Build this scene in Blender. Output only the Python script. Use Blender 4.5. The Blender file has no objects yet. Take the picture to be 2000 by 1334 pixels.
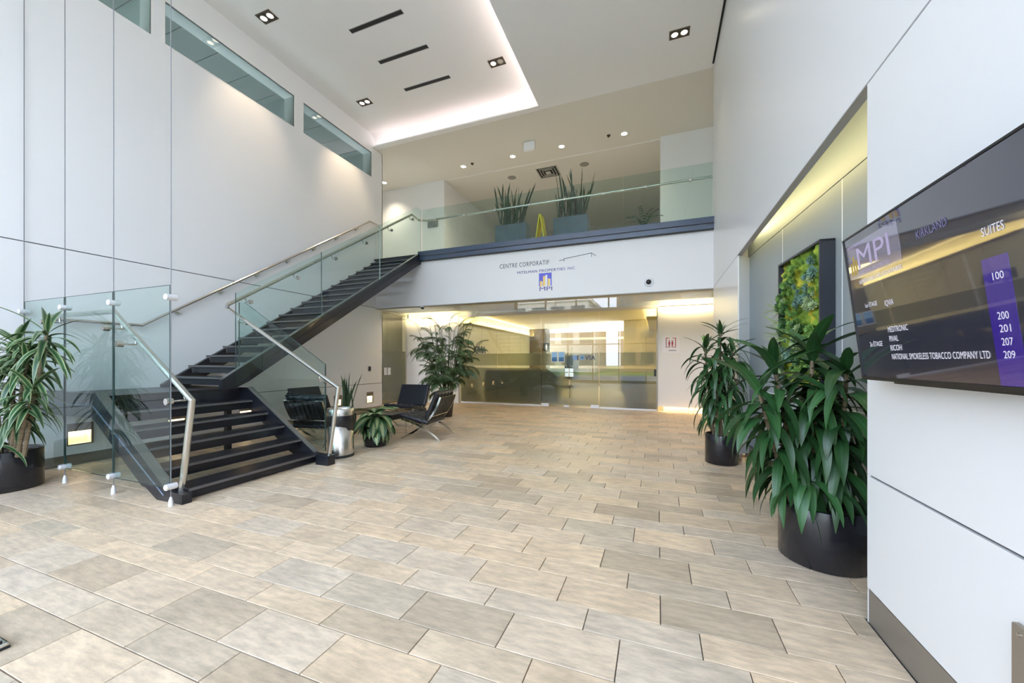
import bpy, bmesh, math, random
from math import sin, cos, pi, radians as R
from mathutils import Vector, Matrix, Euler

random.seed(7)
S = bpy.context.scene
COL = S.collection

# ------------------------------------------------------------------ camera
FPX, YAW, CAMZ = 746.0, math.atan2(284, 746), 1.4
cam_d = bpy.data.cameras.new('camera')
cam_d.sensor_width = 36.0
cam_d.lens = FPX * 36 / 2000
cam_d.shift_y = 39 / 2000
cam_d.clip_start = 0.05
cam_d.clip_end = 400
cam = bpy.data.objects.new('camera', cam_d)
cam.location = (0, 0, CAMZ)
cam.rotation_euler = (pi / 2, 0, YAW)
COL.objects.link(cam)
S.camera = cam

# ------------------------------------------------------------------ world, exposure
S.view_settings.view_transform = 'Standard'
S.view_settings.look = 'None'
S.view_settings.gamma = 1.0
S.view_settings.use_curve_mapping = False
S.view_settings.exposure = 1.36
S.cycles.max_bounces = 10
S.cycles.diffuse_bounces = 5
S.cycles.glossy_bounces = 5
S.cycles.transmission_bounces = 8
S.cycles.transparent_max_bounces = 24
S.cycles.caustics_reflective = False
S.cycles.caustics_refractive = False
S.cycles.sample_clamp_indirect = 6.0

W = bpy.data.worlds.new('sky')
S.world = W
W.use_nodes = True
nt = W.node_tree
bg = nt.nodes['Background']
SKY_STRENGTH = 4.0
geo = nt.nodes.new('ShaderNodeNewGeometry')
sep = nt.nodes.new('ShaderNodeSeparateXYZ')
rmp = nt.nodes.new('ShaderNodeValToRGB')
nt.links.new(geo.outputs['Incoming'], sep.inputs[0])
mth = nt.nodes.new('ShaderNodeMath'); mth.operation = 'MULTIPLY'; mth.inputs[1].default_value = -1.0
nt.links.new(sep.outputs['Z'], mth.inputs[0])
nt.links.new(mth.outputs[0], rmp.inputs[0])
rmp.color_ramp.elements[0].position = 0.0
rmp.color_ramp.elements[0].color = (0.93, 1.03, 1.22, 1)
rmp.color_ramp.elements[1].position = 0.8
rmp.color_ramp.elements[1].color = (0.33, 0.43, 0.62, 1)
nt.links.new(rmp.outputs[0], bg.inputs['Color'])
bg.inputs['Strength'].default_value = SKY_STRENGTH

def area(name, loc, rot, sx, sy, power, color=(1, 0.86, 0.6), spread=None, portal=False):
    d = bpy.data.lights.new(name, 'AREA')
    d.shape = 'RECTANGLE'; d.size = sx; d.size_y = sy
    d.energy = power; d.color = color
    if spread: d.spread = spread
    if portal: d.cycles.is_portal = True
    o = bpy.data.objects.new(name, d)
    o.location = loc; o.rotation_euler = rot
    COL.objects.link(o)
    return o

def spot(name, loc, power, color=(1, 0.8, 0.58), angle=80, blend=0.7, rot=(0, 0, 0), radius=0.05):
    d = bpy.data.lights.new(name, 'SPOT')
    d.energy = power; d.color = color; d.spot_size = R(angle); d.spot_blend = blend
    d.shadow_soft_size = radius
    o = bpy.data.objects.new(name, d)
    o.location = loc; o.rotation_euler = rot
    COL.objects.link(o)
    return o

# the sun stands behind the building and lights the street, not the room
sun_d = bpy.data.lights.new('sun', 'SUN'); sun_d.energy = 4.5; sun_d.color = (1.0, 0.95, 0.86); sun_d.angle = R(0.6)
sun = bpy.data.objects.new('sun', sun_d); COL.objects.link(sun)
sun.rotation_euler = Vector((-0.35, -0.75, -0.62)).to_track_quat('-Z', 'Y').to_euler()

XL, XR = -7.40, 1.058          # side walls
YW = -2.20                     # window wall behind the camera
YS = 8.65                      # face of the mezzanine
YG = 11.55                     # reception glass
ZO, ZI = 7.35, 7.70            # outer and coffer ceiling
XC = -2.59                     # right edge of the coffer

WARM = (1.0, 0.80, 0.42)
# daylight enters through the window wall: sampling portal on it
area('window_portal', ((XL + XR) / 2, YW - 0.02, 3.7), (-pi / 2, 0, 0), 8.4, 7.2, 1, portal=True)
# coves
area('coffer_cove_light', ((XL + XC) / 2, YS - 0.07, ZO + 0.025), (R(152), 0, 0), 4.6, 0.04, 3.2, (1.0, 0.80, 0.83))
area('coffer_side_cove_light', (XC + 0.16, 3.5, ZO + 0.08), (0, R(140), 0), 0.05, 10.0, 16, (1.0, 0.86, 0.84))
area('niche_cove_light', (XR + 0.10, 4.4, 3.16), (0, R(-62), 0), 0.05, 3.4, 4.5, (1.0, 0.83, 0.40))
area('reception_cove_light', (-6.08, 15.4, 2.80), (0, R(118), 0), 0.05, 7.6, 22, WARM)
area('reception_cove_light', (-0.34, 14.0, 2.80), (0, R(-118), 0), 0.05, 4.6, 14, WARM)
area('reception_cove_light', (-3.4, 21.7, 2.80), (R(118), 0, 0), 5.0, 0.05, 5, WARM)
area('reception_fill_light', (-3.2, 16.0, 3.02), (0, 0, 0), 2.4, 5.0, 74, (1.0, 0.82, 0.46))  # added fill without a fixture, brightens the reception behind the frosted glass
area('hall_cove_light', (-7.35, 11.22, 2.86), (R(110), 0, 0), 2.0, 0.05, 6, WARM)
area('hall_cove_light', (0.75, 11.32, 2.92), (R(110), 0, 0), 1.4, 0.05, 5, WARM)
area('toe_kick_light', (0.75, 11.52, 0.115), (R(30), 0, 0), 1.4, 0.03, 3.2, (1.0, 0.76, 0.42))
area('pilaster_toe_light', (1.18, 7.4, 0.06), (0, R(30), 0), 0.03, 2.0, 2.0, (1.0, 0.76, 0.42))

# ------------------------------------------------------------------ materials
MATS = {}
def mat(name, color=(0.8, 0.8, 0.8), rough=0.5, metal=0.0, spec=0.5, emit=None, estr=1.0,
        noise=0.0, nscale=4.0, stretch=(1, 1, 1), bump=0.0, coat=0.0, world=False, aniso=0.0):
    if name in MATS: return MATS[name]
    m = bpy.data.materials.new(name); m.use_nodes = True
    t = m.node_tree; b = t.nodes['Principled BSDF']
    b.inputs['Base Color'].default_value = (*color, 1)
    b.inputs['Roughness'].default_value = rough
    b.inputs['Metallic'].default_value = metal
    b.inputs['Specular IOR Level'].default_value = spec
    if coat: b.inputs['Coat Weight'].default_value = coat
    if emit:
        b.inputs['Emission Color'].default_value = (*emit, 1)
        b.inputs['Emission Strength'].default_value = estr
    if noise or bump:
        tc = t.nodes.new('ShaderNodeTexCoord')
        if world:
            tc2 = t.nodes.new('ShaderNodeNewGeometry'); src = tc2.outputs['Position']
        else:
            src = tc.outputs['Object']
        mp = t.nodes.new('ShaderNodeMapping'); mp.inputs['Scale'].default_value = stretch
        t.links.new(src, mp.inputs[0])
        n = t.nodes.new('ShaderNodeTexNoise'); n.inputs['Scale'].default_value = nscale
        n.inputs['Detail'].default_value = 5
        t.links.new(mp.outputs[0], n.inputs['Vector'])
        if noise:
            r = t.nodes.new('ShaderNodeValToRGB')
            r.color_ramp.elements[0].position = 0.3; r.color_ramp.elements[1].position = 0.7
            r.color_ramp.elements[0].color = tuple(c * (1 - noise) for c in color) + (1,)
            r.color_ramp.elements[1].color = tuple(min(1, c * (1 + noise)) for c in color) + (1,)
            t.links.new(n.outputs[0], r.inputs[0]); t.links.new(r.outputs[0], b.inputs['Base Color'])
        if bump:
            bp = t.nodes.new('ShaderNodeBump'); bp.inputs['Strength'].default_value = bump
            bp.inputs['Distance'].default_value = 0.01
            t.links.new(n.outputs[0], bp.inputs['Height']); t.links.new(bp.outputs[0], b.inputs['Normal'])
    MATS[name] = m
    return m

def emis(name, color, strength):
    if name in MATS: return MATS[name]
    m = bpy.data.materials.new(name); m.use_nodes = True
    t = m.node_tree; t.nodes.clear()
    e = t.nodes.new('ShaderNodeEmission'); e.inputs[0].default_value = (*color, 1); e.inputs[1].default_value = strength
    o = t.nodes.new('ShaderNodeOutputMaterial'); t.links.new(e.outputs[0], o.inputs[0])
    MATS[name] = m
    return m

def glass(name, tint=(0.90, 0.96, 0.94), ior=1.5, rough=0.0):
    if name in MATS: return MATS[name]
    m = bpy.data.materials.new(name); m.use_nodes = True
    t = m.node_tree; t.nodes.clear()
    tr = t.nodes.new('ShaderNodeBsdfTransparent'); tr.inputs[0].default_value = (*tint, 1)
    gl = t.nodes.new('ShaderNodeBsdfGlossy'); gl.inputs['Roughness'].default_value = rough
    fr = t.nodes.new('ShaderNodeFresnel'); fr.inputs[0].default_value = ior
    mx = t.nodes.new('ShaderNodeMixShader'); o = t.nodes.new('ShaderNodeOutputMaterial')
    ge = t.nodes.new('ShaderNodeNewGeometry'); iv = t.nodes.new('ShaderNodeMath'); iv.operation = 'SUBTRACT'; iv.inputs[0].default_value = 1.0
    ml = t.nodes.new('ShaderNodeMath'); ml.operation = 'MULTIPLY'
    t.links.new(ge.outputs['Backfacing'], iv.inputs[1]); t.links.new(iv.outputs[0], ml.inputs[0]); t.links.new(fr.outputs[0], ml.inputs[1])
    t.links.new(ml.outputs[0], mx.inputs[0]); t.links.new(tr.outputs[0], mx.inputs[1])
    t.links.new(gl.outputs[0], mx.inputs[2]); t.links.new(mx.outputs[0], o.inputs[0])
    MATS[name] = m
    return m

def frosted(name, color=(0.62, 0.62, 0.50)):
    m = bpy.data.materials.new(name); m.use_nodes = True
    t = m.node_tree; t.nodes.clear()
    rf = t.nodes.new('ShaderNodeBsdfRefraction'); rf.inputs['Color'].default_value = (*color, 1)
    rf.inputs['Roughness'].default_value = 0.42; rf.inputs['IOR'].default_value = 1.12
    df = t.nodes.new('ShaderNodeBsdfDiffuse'); df.inputs[0].default_value = (0.5, 0.5, 0.4, 1)
    mx = t.nodes.new('ShaderNodeMixShader'); mx.inputs[0].default_value = 0.22
    o = t.nodes.new('ShaderNodeOutputMaterial')
    t.links.new(rf.outputs[0], mx.inputs[1]); t.links.new(df.outputs[0], mx.inputs[2])
    t.links.new(mx.outputs[0], o.inputs[0])
    return m

def leafmat(name, base, stripe=None, width=0.25, edge=None, rough=0.35):
    """strap leaf: UV x runs across the blade (0..1), UV y along it"""
    m = bpy.data.materials.new(name); m.use_nodes = True
    t = m.node_tree; b = t.nodes['Principled BSDF']
    b.inputs['Roughness'].default_value = rough
    uv = t.nodes.new('ShaderNodeUVMap'); sp = t.nodes.new('ShaderNodeSeparateXYZ')
    t.links.new(uv.outputs[0], sp.inputs[0])
    ab = t.nodes.new('ShaderNodeMath'); ab.operation = 'SUBTRACT'; ab.inputs[1].default_value = 0.5
    a2 = t.nodes.new('ShaderNodeMath'); a2.operation = 'ABSOLUTE'
    t.links.new(sp.outputs['X'], ab.inputs[0]); t.links.new(ab.outputs[0], a2.inputs[0])
    rp = t.nodes.new('ShaderNodeValToRGB'); e = rp.color_ramp.elements
    e[0].position = 0; e[1].position = 0.5
    st = stripe or base
    e[0].color = (*st, 1)
    k = rp.color_ramp.elements.new(width * 0.5); k.color = (*st, 1)
    k2 = rp.color_ramp.elements.new(width * 0.5 + 0.06); k2.color = (*base, 1)
    e = rp.color_ramp.elements
    e[-1].color = (*(edge or base), 1)
    t.links.new(a2.outputs[0], rp.inputs[0])
    oi = t.nodes.new('ShaderNodeObjectInfo')
    hs = t.nodes.new('ShaderNodeHueSaturation')
    mr = t.nodes.new('ShaderNodeMapRange'); mr.inputs[3].default_value = 0.60; mr.inputs[4].default_value = 1.30
    t.links.new(oi.outputs['Random'], mr.inputs[0]); t.links.new(mr.outputs[0], hs.inputs['Value'])
    t.links.new(rp.outputs[0], hs.inputs['Color']); t.links.new(hs.outputs[0], b.inputs['Base Color'])
    MATS[name] = m
    return m

M_WALL = mat('white_wall_panel', (0.80, 0.80, 0.80), 0.45)
M_WALLR = mat('white_right_panel', (0.80, 0.80, 0.80), 0.30)
M_CEIL = mat('ceiling_paint', (0.86, 0.84, 0.81), 0.8)
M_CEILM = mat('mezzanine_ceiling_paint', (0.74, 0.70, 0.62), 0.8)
M_PAINT = mat('white_paint', (0.82, 0.81, 0.79), 0.7)
M_GROOVE = mat('dark_joint', (0.12, 0.12, 0.13), 0.7)
M_GROUT = mat('grout', (0.13, 0.12, 0.11), 0.9)
M_BRONZE = mat('bronze_baseboard', (0.30, 0.28, 0.25), 0.35, 0.6)
M_STEELB = mat('dark_steel', (0.011, 0.012, 0.018), 0.33, 0.0, 0.45, coat=0.1)
M_BEAM = mat('sky_tinted_beam', (0.012, 0.040, 0.095), 0.25, 0.0, 0.7, coat=0.5)  # bluer base colour stands in for the sky reflected in dark steel
M_TREAD = mat('dark_tread', (0.015, 0.014, 0.017), 0.30, 0.0, 0.4, noise=0.3, nscale=30)
M_NOSE = mat('tread_nosing', (0.12, 0.11, 0.11), 0.4)
M_CHROME = mat('brushed_stainless', (0.62, 0.60, 0.56), 0.25, 1.0)
M_CHROME2 = mat('polished_chrome', (0.75, 0.74, 0.72), 0.10, 1.0)
M_SATIN = mat('satin_fitting', (0.78, 0.79, 0.82), 0.4, 0.3)
M_LEATHER = mat('black_leather', (0.016, 0.017, 0.022), 0.34, 0.0, 0.5, bump=0.15, nscale=90)
M_POT = mat('black_gloss_pot', (0.013, 0.013, 0.017), 0.22, 0.0, 0.6)
M_POTBR = mat('brown_black_pot', (0.035, 0.022, 0.020), 0.3)
M_SOIL = mat('potting_soil', (0.03, 0.02, 0.012), 0.95, noise=0.4, nscale=40)
M_GLASS = glass('clear_guard_glass', (0.885, 0.955, 0.940))
M_GLASSB = glass('balcony_glass', (0.86, 0.93, 0.91))
M_GLASSW = glass('reception_glass', (0.93, 0.95, 0.90), 1.95)
M_GLASSO = glass('office_window_glass', (0.53, 0.58, 0.55), 1.7)
M_WINDOW = glass('outer_window_glass', (0.97, 0.98, 0.98))
M_FROST = frosted('frosted_film', (0.80, 0.80, 0.66))
M_PLANTER = mat('grey_planter', (0.11, 0.135, 0.165), 0.5, noise=0.15, nscale=8)
M_NICHE = mat('grey_niche_panel', (0.30, 0.34, 0.36), 0.42)
M_LINE = mat('white_joint_strip', (0.85, 0.86, 0.88), 0.4)

M_LAMP = emis('lamp_glow', (1.0, 0.86, 0.66), 4)
M_LAMPC = emis('lamp_glow_cool', (1.0, 0.93, 0.82), 6)
M_BLACK = mat('matte_black', (0.01, 0.01, 0.011), 0.6)
M_PLASTIC = mat('black_plastic', (0.015, 0.015, 0.017), 0.35)

def tile_material():
    m = bpy.data.materials.new('stone_tile'); m.use_nodes = True
    t = m.node_tree; b = t.nodes['Principled BSDF']; L = t.links.new
    geo = t.nodes.new('ShaderNodeNewGeometry'); oi = t.nodes.new('ShaderNodeObjectInfo')
    add = t.nodes.new('ShaderNodeMath'); add.operation = 'ADD'
    L(geo.outputs['Random Per Island'], add.inputs[0]); L(oi.outputs['Random'], add.inputs[1])
    fr = t.nodes.new('ShaderNodeMath'); fr.operation = 'FRACT'; L(add.outputs[0], fr.inputs[0])
    rp = t.nodes.new('ShaderNodeValToRGB'); e = rp.color_ramp.elements
    cols = [(0.0, (0.57, 0.44, 0.30)), (0.2, (0.63, 0.52, 0.38)), (0.4, (0.76, 0.58, 0.39)),
            (0.6, (0.71, 0.585, 0.44)), (0.8, (0.82, 0.62, 0.41)), (1.0, (0.72, 0.56, 0.39))]
    e[0].position, e[0].color = 0.0, (*cols[0][1], 1)
    e[1].position, e[1].color = 1.0, (*cols[-1][1], 1)
    for p, c in cols[1:-1]:
        k = rp.color_ramp.elements.new(p); k.color = (*c, 1)
    L(fr.outputs[0], rp.inputs[0])
    mul = t.nodes.new('ShaderNodeVectorMath'); mul.operation = 'SCALE'; mul.inputs['Scale'].default_value = 37.0
    cmb = t.nodes.new('ShaderNodeCombineXYZ'); L(fr.outputs[0], cmb.inputs[0]); L(fr.outputs[0], cmb.inputs[1])
    L(cmb.outputs[0], mul.inputs[0])
    ad = t.nodes.new('ShaderNodeVectorMath'); ad.operation = 'ADD'
    L(geo.outputs['Position'], ad.inputs[0]); L(mul.outputs[0], ad.inputs[1])
    mp = t.nodes.new('ShaderNodeMapping'); mp.inputs['Scale'].default_value = (2.4, 9.0, 1)
    mp.inputs['Rotation'].default_value = (0, 0, R(12))
    L(ad.outputs[0], mp.inputs[0])
    n1 = t.nodes.new('ShaderNodeTexNoise'); n1.inputs['Scale'].default_value = 3.0; n1.inputs['Detail'].default_value = 8
    n1.inputs['Roughness'].default_value = 0.68
    L(mp.outputs[0], n1.inputs['Vector'])
    n2 = t.nodes.new('ShaderNodeTexNoise'); n2.inputs['Scale'].default_value = 2.2; n2.inputs['Detail'].default_value = 3
    L(ad.outputs[0], n2.inputs['Vector'])
    r1 = t.nodes.new('ShaderNodeMapRange'); r1.inputs[1].default_value = 0.3; r1.inputs[2].default_value = 0.62
    r1.inputs[3].default_value = 0.70; r1.inputs[4].default_value = 1.08
    L(n1.outputs[0], r1.inputs[0])
    r2 = t.nodes.new('ShaderNodeMapRange'); r2.inputs[1].default_value = 0.3; r2.inputs[2].default_value = 0.7
    r2.inputs[3].default_value = 0.86; r2.inputs[4].default_value = 1.10
    L(n2.outputs[0], r2.inputs[0])
    m1 = t.nodes.new('ShaderNodeMath'); m1.operation = 'MULTIPLY'; L(r1.outputs[0], m1.inputs[0]); L(r2.outputs[0], m1.inputs[1])
    vm = t.nodes.new('ShaderNodeVectorMath'); vm.operation = 'SCALE'
    L(rp.outputs[0], vm.inputs[0]); L(m1.outputs[0], vm.inputs['Scale'])
    L(vm.outputs[0], b.inputs['Base Color'])
    b.inputs['Roughness'].default_value = 0.40
    b.inputs['Specular IOR Level'].default_value = 0.45
    bp = t.nodes.new('ShaderNodeBump'); bp.inputs['Strength'].default_value = 0.12; bp.inputs['Distance'].default_value = 0.004
    L(n1.outputs[0], bp.inputs['Height']); L(bp.outputs[0], b.inputs['Normal'])
    return m
M_TILE = tile_material()

# ------------------------------------------------------------------ helpers
def obj(name, bm, m, parent=None, loc=None, smooth=False, label=None, kind=None):
    me = bpy.data.meshes.new(name)
    if isinstance(bm, bmesh.types.BMesh):
        bm.to_mesh(me); bm.free()
    else:
        me = bm
    if m is not None and not me.materials: me.materials.append(m)
    if smooth:
        for p in me.polygons: p.use_smooth = True
    o = bpy.data.objects.new(name, me); COL.objects.link(o)
    if parent is not None: o.parent = parent
    if loc: o.location = loc
    if label: o['label'] = label
    if kind: o['kind'] = kind
    return o

def thing(name, label, cat, loc=(0, 0, 0), rotz=0.0, group=None):
    o = bpy.data.objects.new(name, None); COL.objects.link(o)
    o.empty_display_size = 0.1
    o.location = loc; o.rotation_euler = (0, 0, rotz)
    o['label'] = label; o['category'] = cat
    if group: o['group'] = group
    return o

def tag(o, label, cat, group=None):
    o['label'] = label; o['category'] = cat
    if group: o['group'] = group
    return o

def struct(name, bm, m, parent=None, **k):
    o = obj(name, bm, m, parent, **k)
    if parent is None: o['kind'] = 'structure'
    return o

def nb(): return bmesh.new()

def bx(bm, x0, x1, y0, y1, z0, z1, M=None):
    vs = [bm.verts.new(Vector(p)) for p in
          ((x0, y0, z0), (x1, y0, z0), (x1, y1, z0), (x0, y1, z0), (x0, y0, z1), (x1, y0, z1), (x1, y1, z1), (x0, y1, z1))]
    for f in ((3, 2, 1, 0), (4, 5, 6, 7), (0, 1, 5, 4), (1, 2, 6, 5), (2, 3, 7, 6), (3, 0, 4, 7)):
        bm.faces.new([vs[i] for i in f])
    if M is not None:
        bmesh.ops.transform(bm, matrix=M, verts=vs)
    return bm

def box(*a, M=None): return bx(nb(), *a, M=M)

def bevelled(x0, x1, y0, y1, z0, z1, r=0.004, seg=1):
    bm = box(x0, x1, y0, y1, z0, z1)
    bmesh.ops.bevel(bm, geom=bm.edges[:], offset=r, segments=seg, affect='EDGES', profile=0.6)
    return bm

def prism(bm, pts, axis, a, b):
    """extrude a polygon along an axis. pts are (u,v): axis 'y' -> (x,z), 'x' -> (y,z), 'z' -> (x,y)"""
    def P(u, v, w):
        return {'y': (u, w, v), 'x': (w, u, v), 'z': (u, v, w)}[axis]
    A = [bm.verts.new(P(u, v, a)) for u, v in pts]
    B = [bm.verts.new(P(u, v, b)) for u, v in pts]
    n = len(pts)
    bm.faces.new(A); bm.faces.new(B[::-1])
    for i in range(n):
        bm.faces.new((A[i], B[i], B[(i + 1) % n], A[(i + 1) % n]))
    bmesh.ops.recalc_face_normals(bm, faces=bm.faces[:])
    return bm

def tube(bm, pts, r, seg=10, cap=True, flat=1.0):
    """mitred sweep of a circle (flat<1 squashes) along a polyline; r number or list"""
    P = [Vector(p) for p in pts]; n = len(P)
    rr = r if isinstance(r, (list, tuple)) else [r] * n
    d0 = (P[1] - P[0]).normalized()
    up = Vector((0, 0, 1)) if abs(d0.z) < 0.95 else Vector((1, 0, 0))
    side = d0.cross(up).normalized(); upv = side.cross(d0).normalized()
    rings = []
    for i in range(n):
        din = (P[i] - P[i - 1]).normalized() if i else d0
        dout = (P[i + 1] - P[i]).normalized() if i < n - 1 else din
        if i:
            # parallel transport of frame to din
            q = pd.rotation_difference(din)
            side = q @ side; upv = q @ upv
        pd = din
        t = (din + dout)
        t = din if t.length < 1e-6 else t.normalized()
        k = t.dot(din)
        ring = []
        for j in range(seg):
            a = 2 * pi * j / seg
            off = side * cos(a) * rr[i] + upv * sin(a) * rr[i] * flat
            # project along din onto mitre plane
            if k > 0.2:
                off = off - din * (off.dot(t) / k)
            ring.append(bm.verts.new(P[i] + off))
        rings.append(ring)
        if i < n - 1 and (dout - din).length > 1e-6:
            pass
    for a, b in zip(rings, rings[1:]):
        for j in range(seg):
            bm.faces.new((a[j], a[(j + 1) % seg], b[(j + 1) % seg], b[j]))
    if cap:
        bm.faces.new(rings[0][::-1]); bm.faces.new(rings[-1])
    bmesh.ops.recalc_face_normals(bm, faces=bm.faces[:])
    return bm

def cyl(bm, p0, p1, r, seg=16, r2=None):
    return tube(bm, [p0, p1], [r, r2 if r2 is not None else r], seg)

def lathe(bm, prof, seg=32, c=(0, 0)):
    rings = []
    for r, z in prof:
        if r < 1e-5:
            rings.append([bm.verts.new((c[0], c[1], z))])
        else:
            rings.append([bm.verts.new((c[0] + r * cos(2 * pi * j / seg), c[1] + r * sin(2 * pi * j / seg), z)) for j in range(seg)])
    for a, b in zip(rings, rings[1:]):
        for j in range(seg):
            k = (j + 1) % seg
            if len(a) == 1 and len(b) == 1: continue
            if len(a) == 1: bm.faces.new((a[0], b[k], b[j]))
            elif len(b) == 1: bm.faces.new((a[j], a[k], b[0]))
            else: bm.faces.new((a[j], a[k], b[k], b[j]))
    bmesh.ops.recalc_face_normals(bm, faces=bm.faces[:])
    return bm

def holed(plane, at0, at1, u0, u1, v0, v1, holes):
    """slab with rectangular holes. plane 'x': spans at0..at1 in x, u=y, v=z.  plane 'y': u=x.  plane 'z': u=x, v=y"""
    us = sorted({u0, u1, *[min(max(h[0], u0), u1) for h in holes], *[min(max(h[1], u0), u1) for h in holes]})
    vs = sorted({v0, v1, *[min(max(h[2], v0), v1) for h in holes], *[min(max(h[3], v0), v1) for h in holes]})
    bm = nb()
    for a, b in zip(us, us[1:]):
        for c, d in zip(vs, vs[1:]):
            mu, mv = (a + b) / 2, (c + d) / 2
            if any(h[0] < mu < h[1] and h[2] < mv < h[3] for h in holes): continue
            if plane == 'x': bx(bm, at0, at1, a, b, c, d)
            elif plane == 'y': bx(bm, a, b, at0, at1, c, d)
            else: bx(bm, a, b, c, d, at0, at1)
    bmesh.ops.remove_doubles(bm, verts=bm.verts[:], dist=1e-5)
    # remove the inner faces shared by neighbouring cells
    seen = {}
    for f in bm.faces:
        key = tuple(sorted(v.index if False else id(v) for v in f.verts)); seen.setdefault(key, []).append(f)
    dup = [f for fs in seen.values() if len(fs) > 1 for f in fs]
    if dup: bmesh.ops.delete(bm, geom=dup, context='FACES_ONLY')
    bmesh.ops.recalc_face_normals(bm, faces=bm.faces[:])
    return bm

def text(name, s, size, m, parent, loc, xaxis, up, align='LEFT', sx=1.0, ext=0.0, label=None, spacing=1.0, bold=0.0, width=None):
    c = bpy.data.curves.new(name, 'FONT'); c.body = s; c.size = size; c.align_x = align
    c.extrude = ext; c.space_character = spacing; c.offset = bold
    c.materials.append(m); c.resolution_u = 3
    tmp = bpy.data.objects.new('tmp_text', c)
    me = bpy.data.meshes.new_from_object(tmp)
    me.name = name
    bpy.data.objects.remove(tmp); bpy.data.curves.remove(c)
    o = bpy.data.objects.new(name, me); COL.objects.link(o)
    if width:
        xs = [v.co.x for v in me.vertices]
        sx = width / (max(xs) - min(xs))
    X = Vector(xaxis).normalized(); Y = Vector(up).normalized(); Z = X.cross(Y)
    Mx = Matrix((X * sx, Y, Z)).transposed().to_4x4(); Mx.translation = Vector(loc)
    if parent is not None:
        o.parent = parent
        Mx = parent.matrix_basis.inverted() @ Mx
    o.matrix_basis = Mx
    if label: o['label'] = label
    return o

# ================================================================== STRUCTURE
# ---- floor: sub-slab plus tiles
fl = struct('floor', box(-8.6, 2.4, -3.0, YG, -0.12, -0.012), M_GROUT)
fw, ww, nw = 0.567, 0.275, 0.187      # tile length, wide row, narrow row
G = 0.005                              # joint
def tile_mesh(lx, ly):
    bm = nb()
    bx(bm, 0, lx, 0, ly, -0.011, 0)
    top = [e for e in bm.edges if all(v.co.z > -0.001 for v in e.verts)]
    bmesh.ops.bevel(bm, geom=top, offset=0.002, segments=1, affect='EDGES')
    me = bpy.data.meshes.new('tile'); bm.to_mesh(me); bm.free(); me.materials.append(M_TILE)
    return me
fwd = Vector((-sin(YAW), cos(YAW), 0)); rgt = Vector((cos(YAW), sin(YAW), 0))
def proj(p):
    d = Vector(p) - Vector((0, 0, CAMZ)); k = d.dot(fwd)
    if k < 0.15: return None
    return (1000 + FPX * d.dot(rgt) / k, 706 - FPX * d.z / k, k)
tiles = []
OFF = [0.395, 0.207, 0.016]
# row boundaries follow y = 2.455 (start of a narrow row) with pitch ww+nw
y = 2.455 - 11 * (ww + nw); idx = 0
rows = []
n0 = -22
for r in range(n0, 42):
    # row r: even = narrow, odd = wide ; r=0 starts at 2.455
    pair, odd = divmod(r, 2)
    ys = 2.457 + pair * (ww + nw) + (nw if odd else 0)
    yl = ww if odd else nw
    if ys + yl < -2.1 or ys > YG - 0.02: continue
    off = {0: 0.391, 1: 0.202, 2: 0.016}[r % 3]
    ye = min(ys + yl, YG - 0.02)
    x0 = -8.4 if ys > 8.7 else XL
    x1 = 1.52 if 2.6 < ys < 6.4 else (2.0 if ys > 8.6 else XR)
    k = math.floor((x0 - off) / fw)
    x = off + k * fw
    while x < x1:
        a, b = max(x, x0), min(x + fw, x1)
        if b - a > 0.02:
            tiles.append((a, b, ys, ye))
        x += fw
def tarea(t):
    ps = [proj((X, Y, 0)) for X in t[:2] for Y in t[2:]]
    if any(p is None for p in ps): return 0
    xs = [p[0] for p in ps]; yy = [p[1] for p in ps]
    if max(xs) < 0 or min(xs) > 2000 or min(yy) > 1334: return 0
    return (max(min(xs) * 0 + min(2000, max(xs)), 0) - max(0, min(xs))) * (min(1334, max(yy)) - min(yy))
tiles.sort(key=lambda t: -tarea(t))
cache = {}
for t in tiles[:300]:
    lx, ly = round(t[1] - t[0] - G, 4), round(t[3] - t[2] - G, 4)
    if (lx, ly) not in cache: cache[(lx, ly)] = tile_mesh(lx, ly)
    o = bpy.data.objects.new('tile', cache[(lx, ly)]); COL.objects.link(o)
    o.parent = fl; o.location = (t[0] + G / 2, t[2] + G / 2, 0)
bm = nb()
for t in tiles[300:]:
    bx(bm, t[0] + G / 2, t[1] - G / 2, t[2] + G / 2, t[3] - G / 2, -0.011, 0)
o = obj('tile_field', bm, M_TILE, fl); o['kind'] = 'stuff'

# ---- left wall: panels with recessed joints, window openings and light niches
WZ0, WZ1 = 6.50, 7.225
WINS = [(1.25, 3.60), (3.73, 6.12), (6.30, 8.53)]
NY = [2.79 + 1.13 * k for k in range(6)]
wl = struct('wall_left', holed('x', XL - 0.30, XL - 0.012, YW, 8.93, 0.0, ZI + 0.1,
            [(a, b, WZ0, WZ1) for a, b in WINS] + [(yy - 0.13, yy + 0.13, 0.26, 0.56) for yy in NY]), M_GROOVE)
obj('panel', box(XL - 0.012, XL, YW, 8.95, 0.14, 0.780), None, wl).data.materials.append(M_WALL)
bpy.data.objects.remove(wl.children[0])
obj('panel', holed('x', XL - 0.012, XL, YW, 8.95, 0.14, 0.780, [(yy - 0.13, yy + 0.13, 0.26, 0.56) for yy in NY]), M_WALL, wl)
obj('panel', box(XL - 0.012, XL, YW, 8.95, 0.792, 2.896), M_WALL, wl)
obj('panel', holed('x', XL - 0.012, XL, YW, 8.95, 2.910, ZI + 0.1, [(a, b, WZ0, WZ1) for a, b in WINS]), M_WALL, wl)
obj('end_panel', box(XL - 0.30, XL, 8.931, 8.955, 0.0, ZI + 0.1), M_PAINT, wl)
struct('baseboard_left', box(XL - 0.004, XL + 0.006, YW, 8.95, 0.0, 0.138), M_BRONZE)

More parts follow.
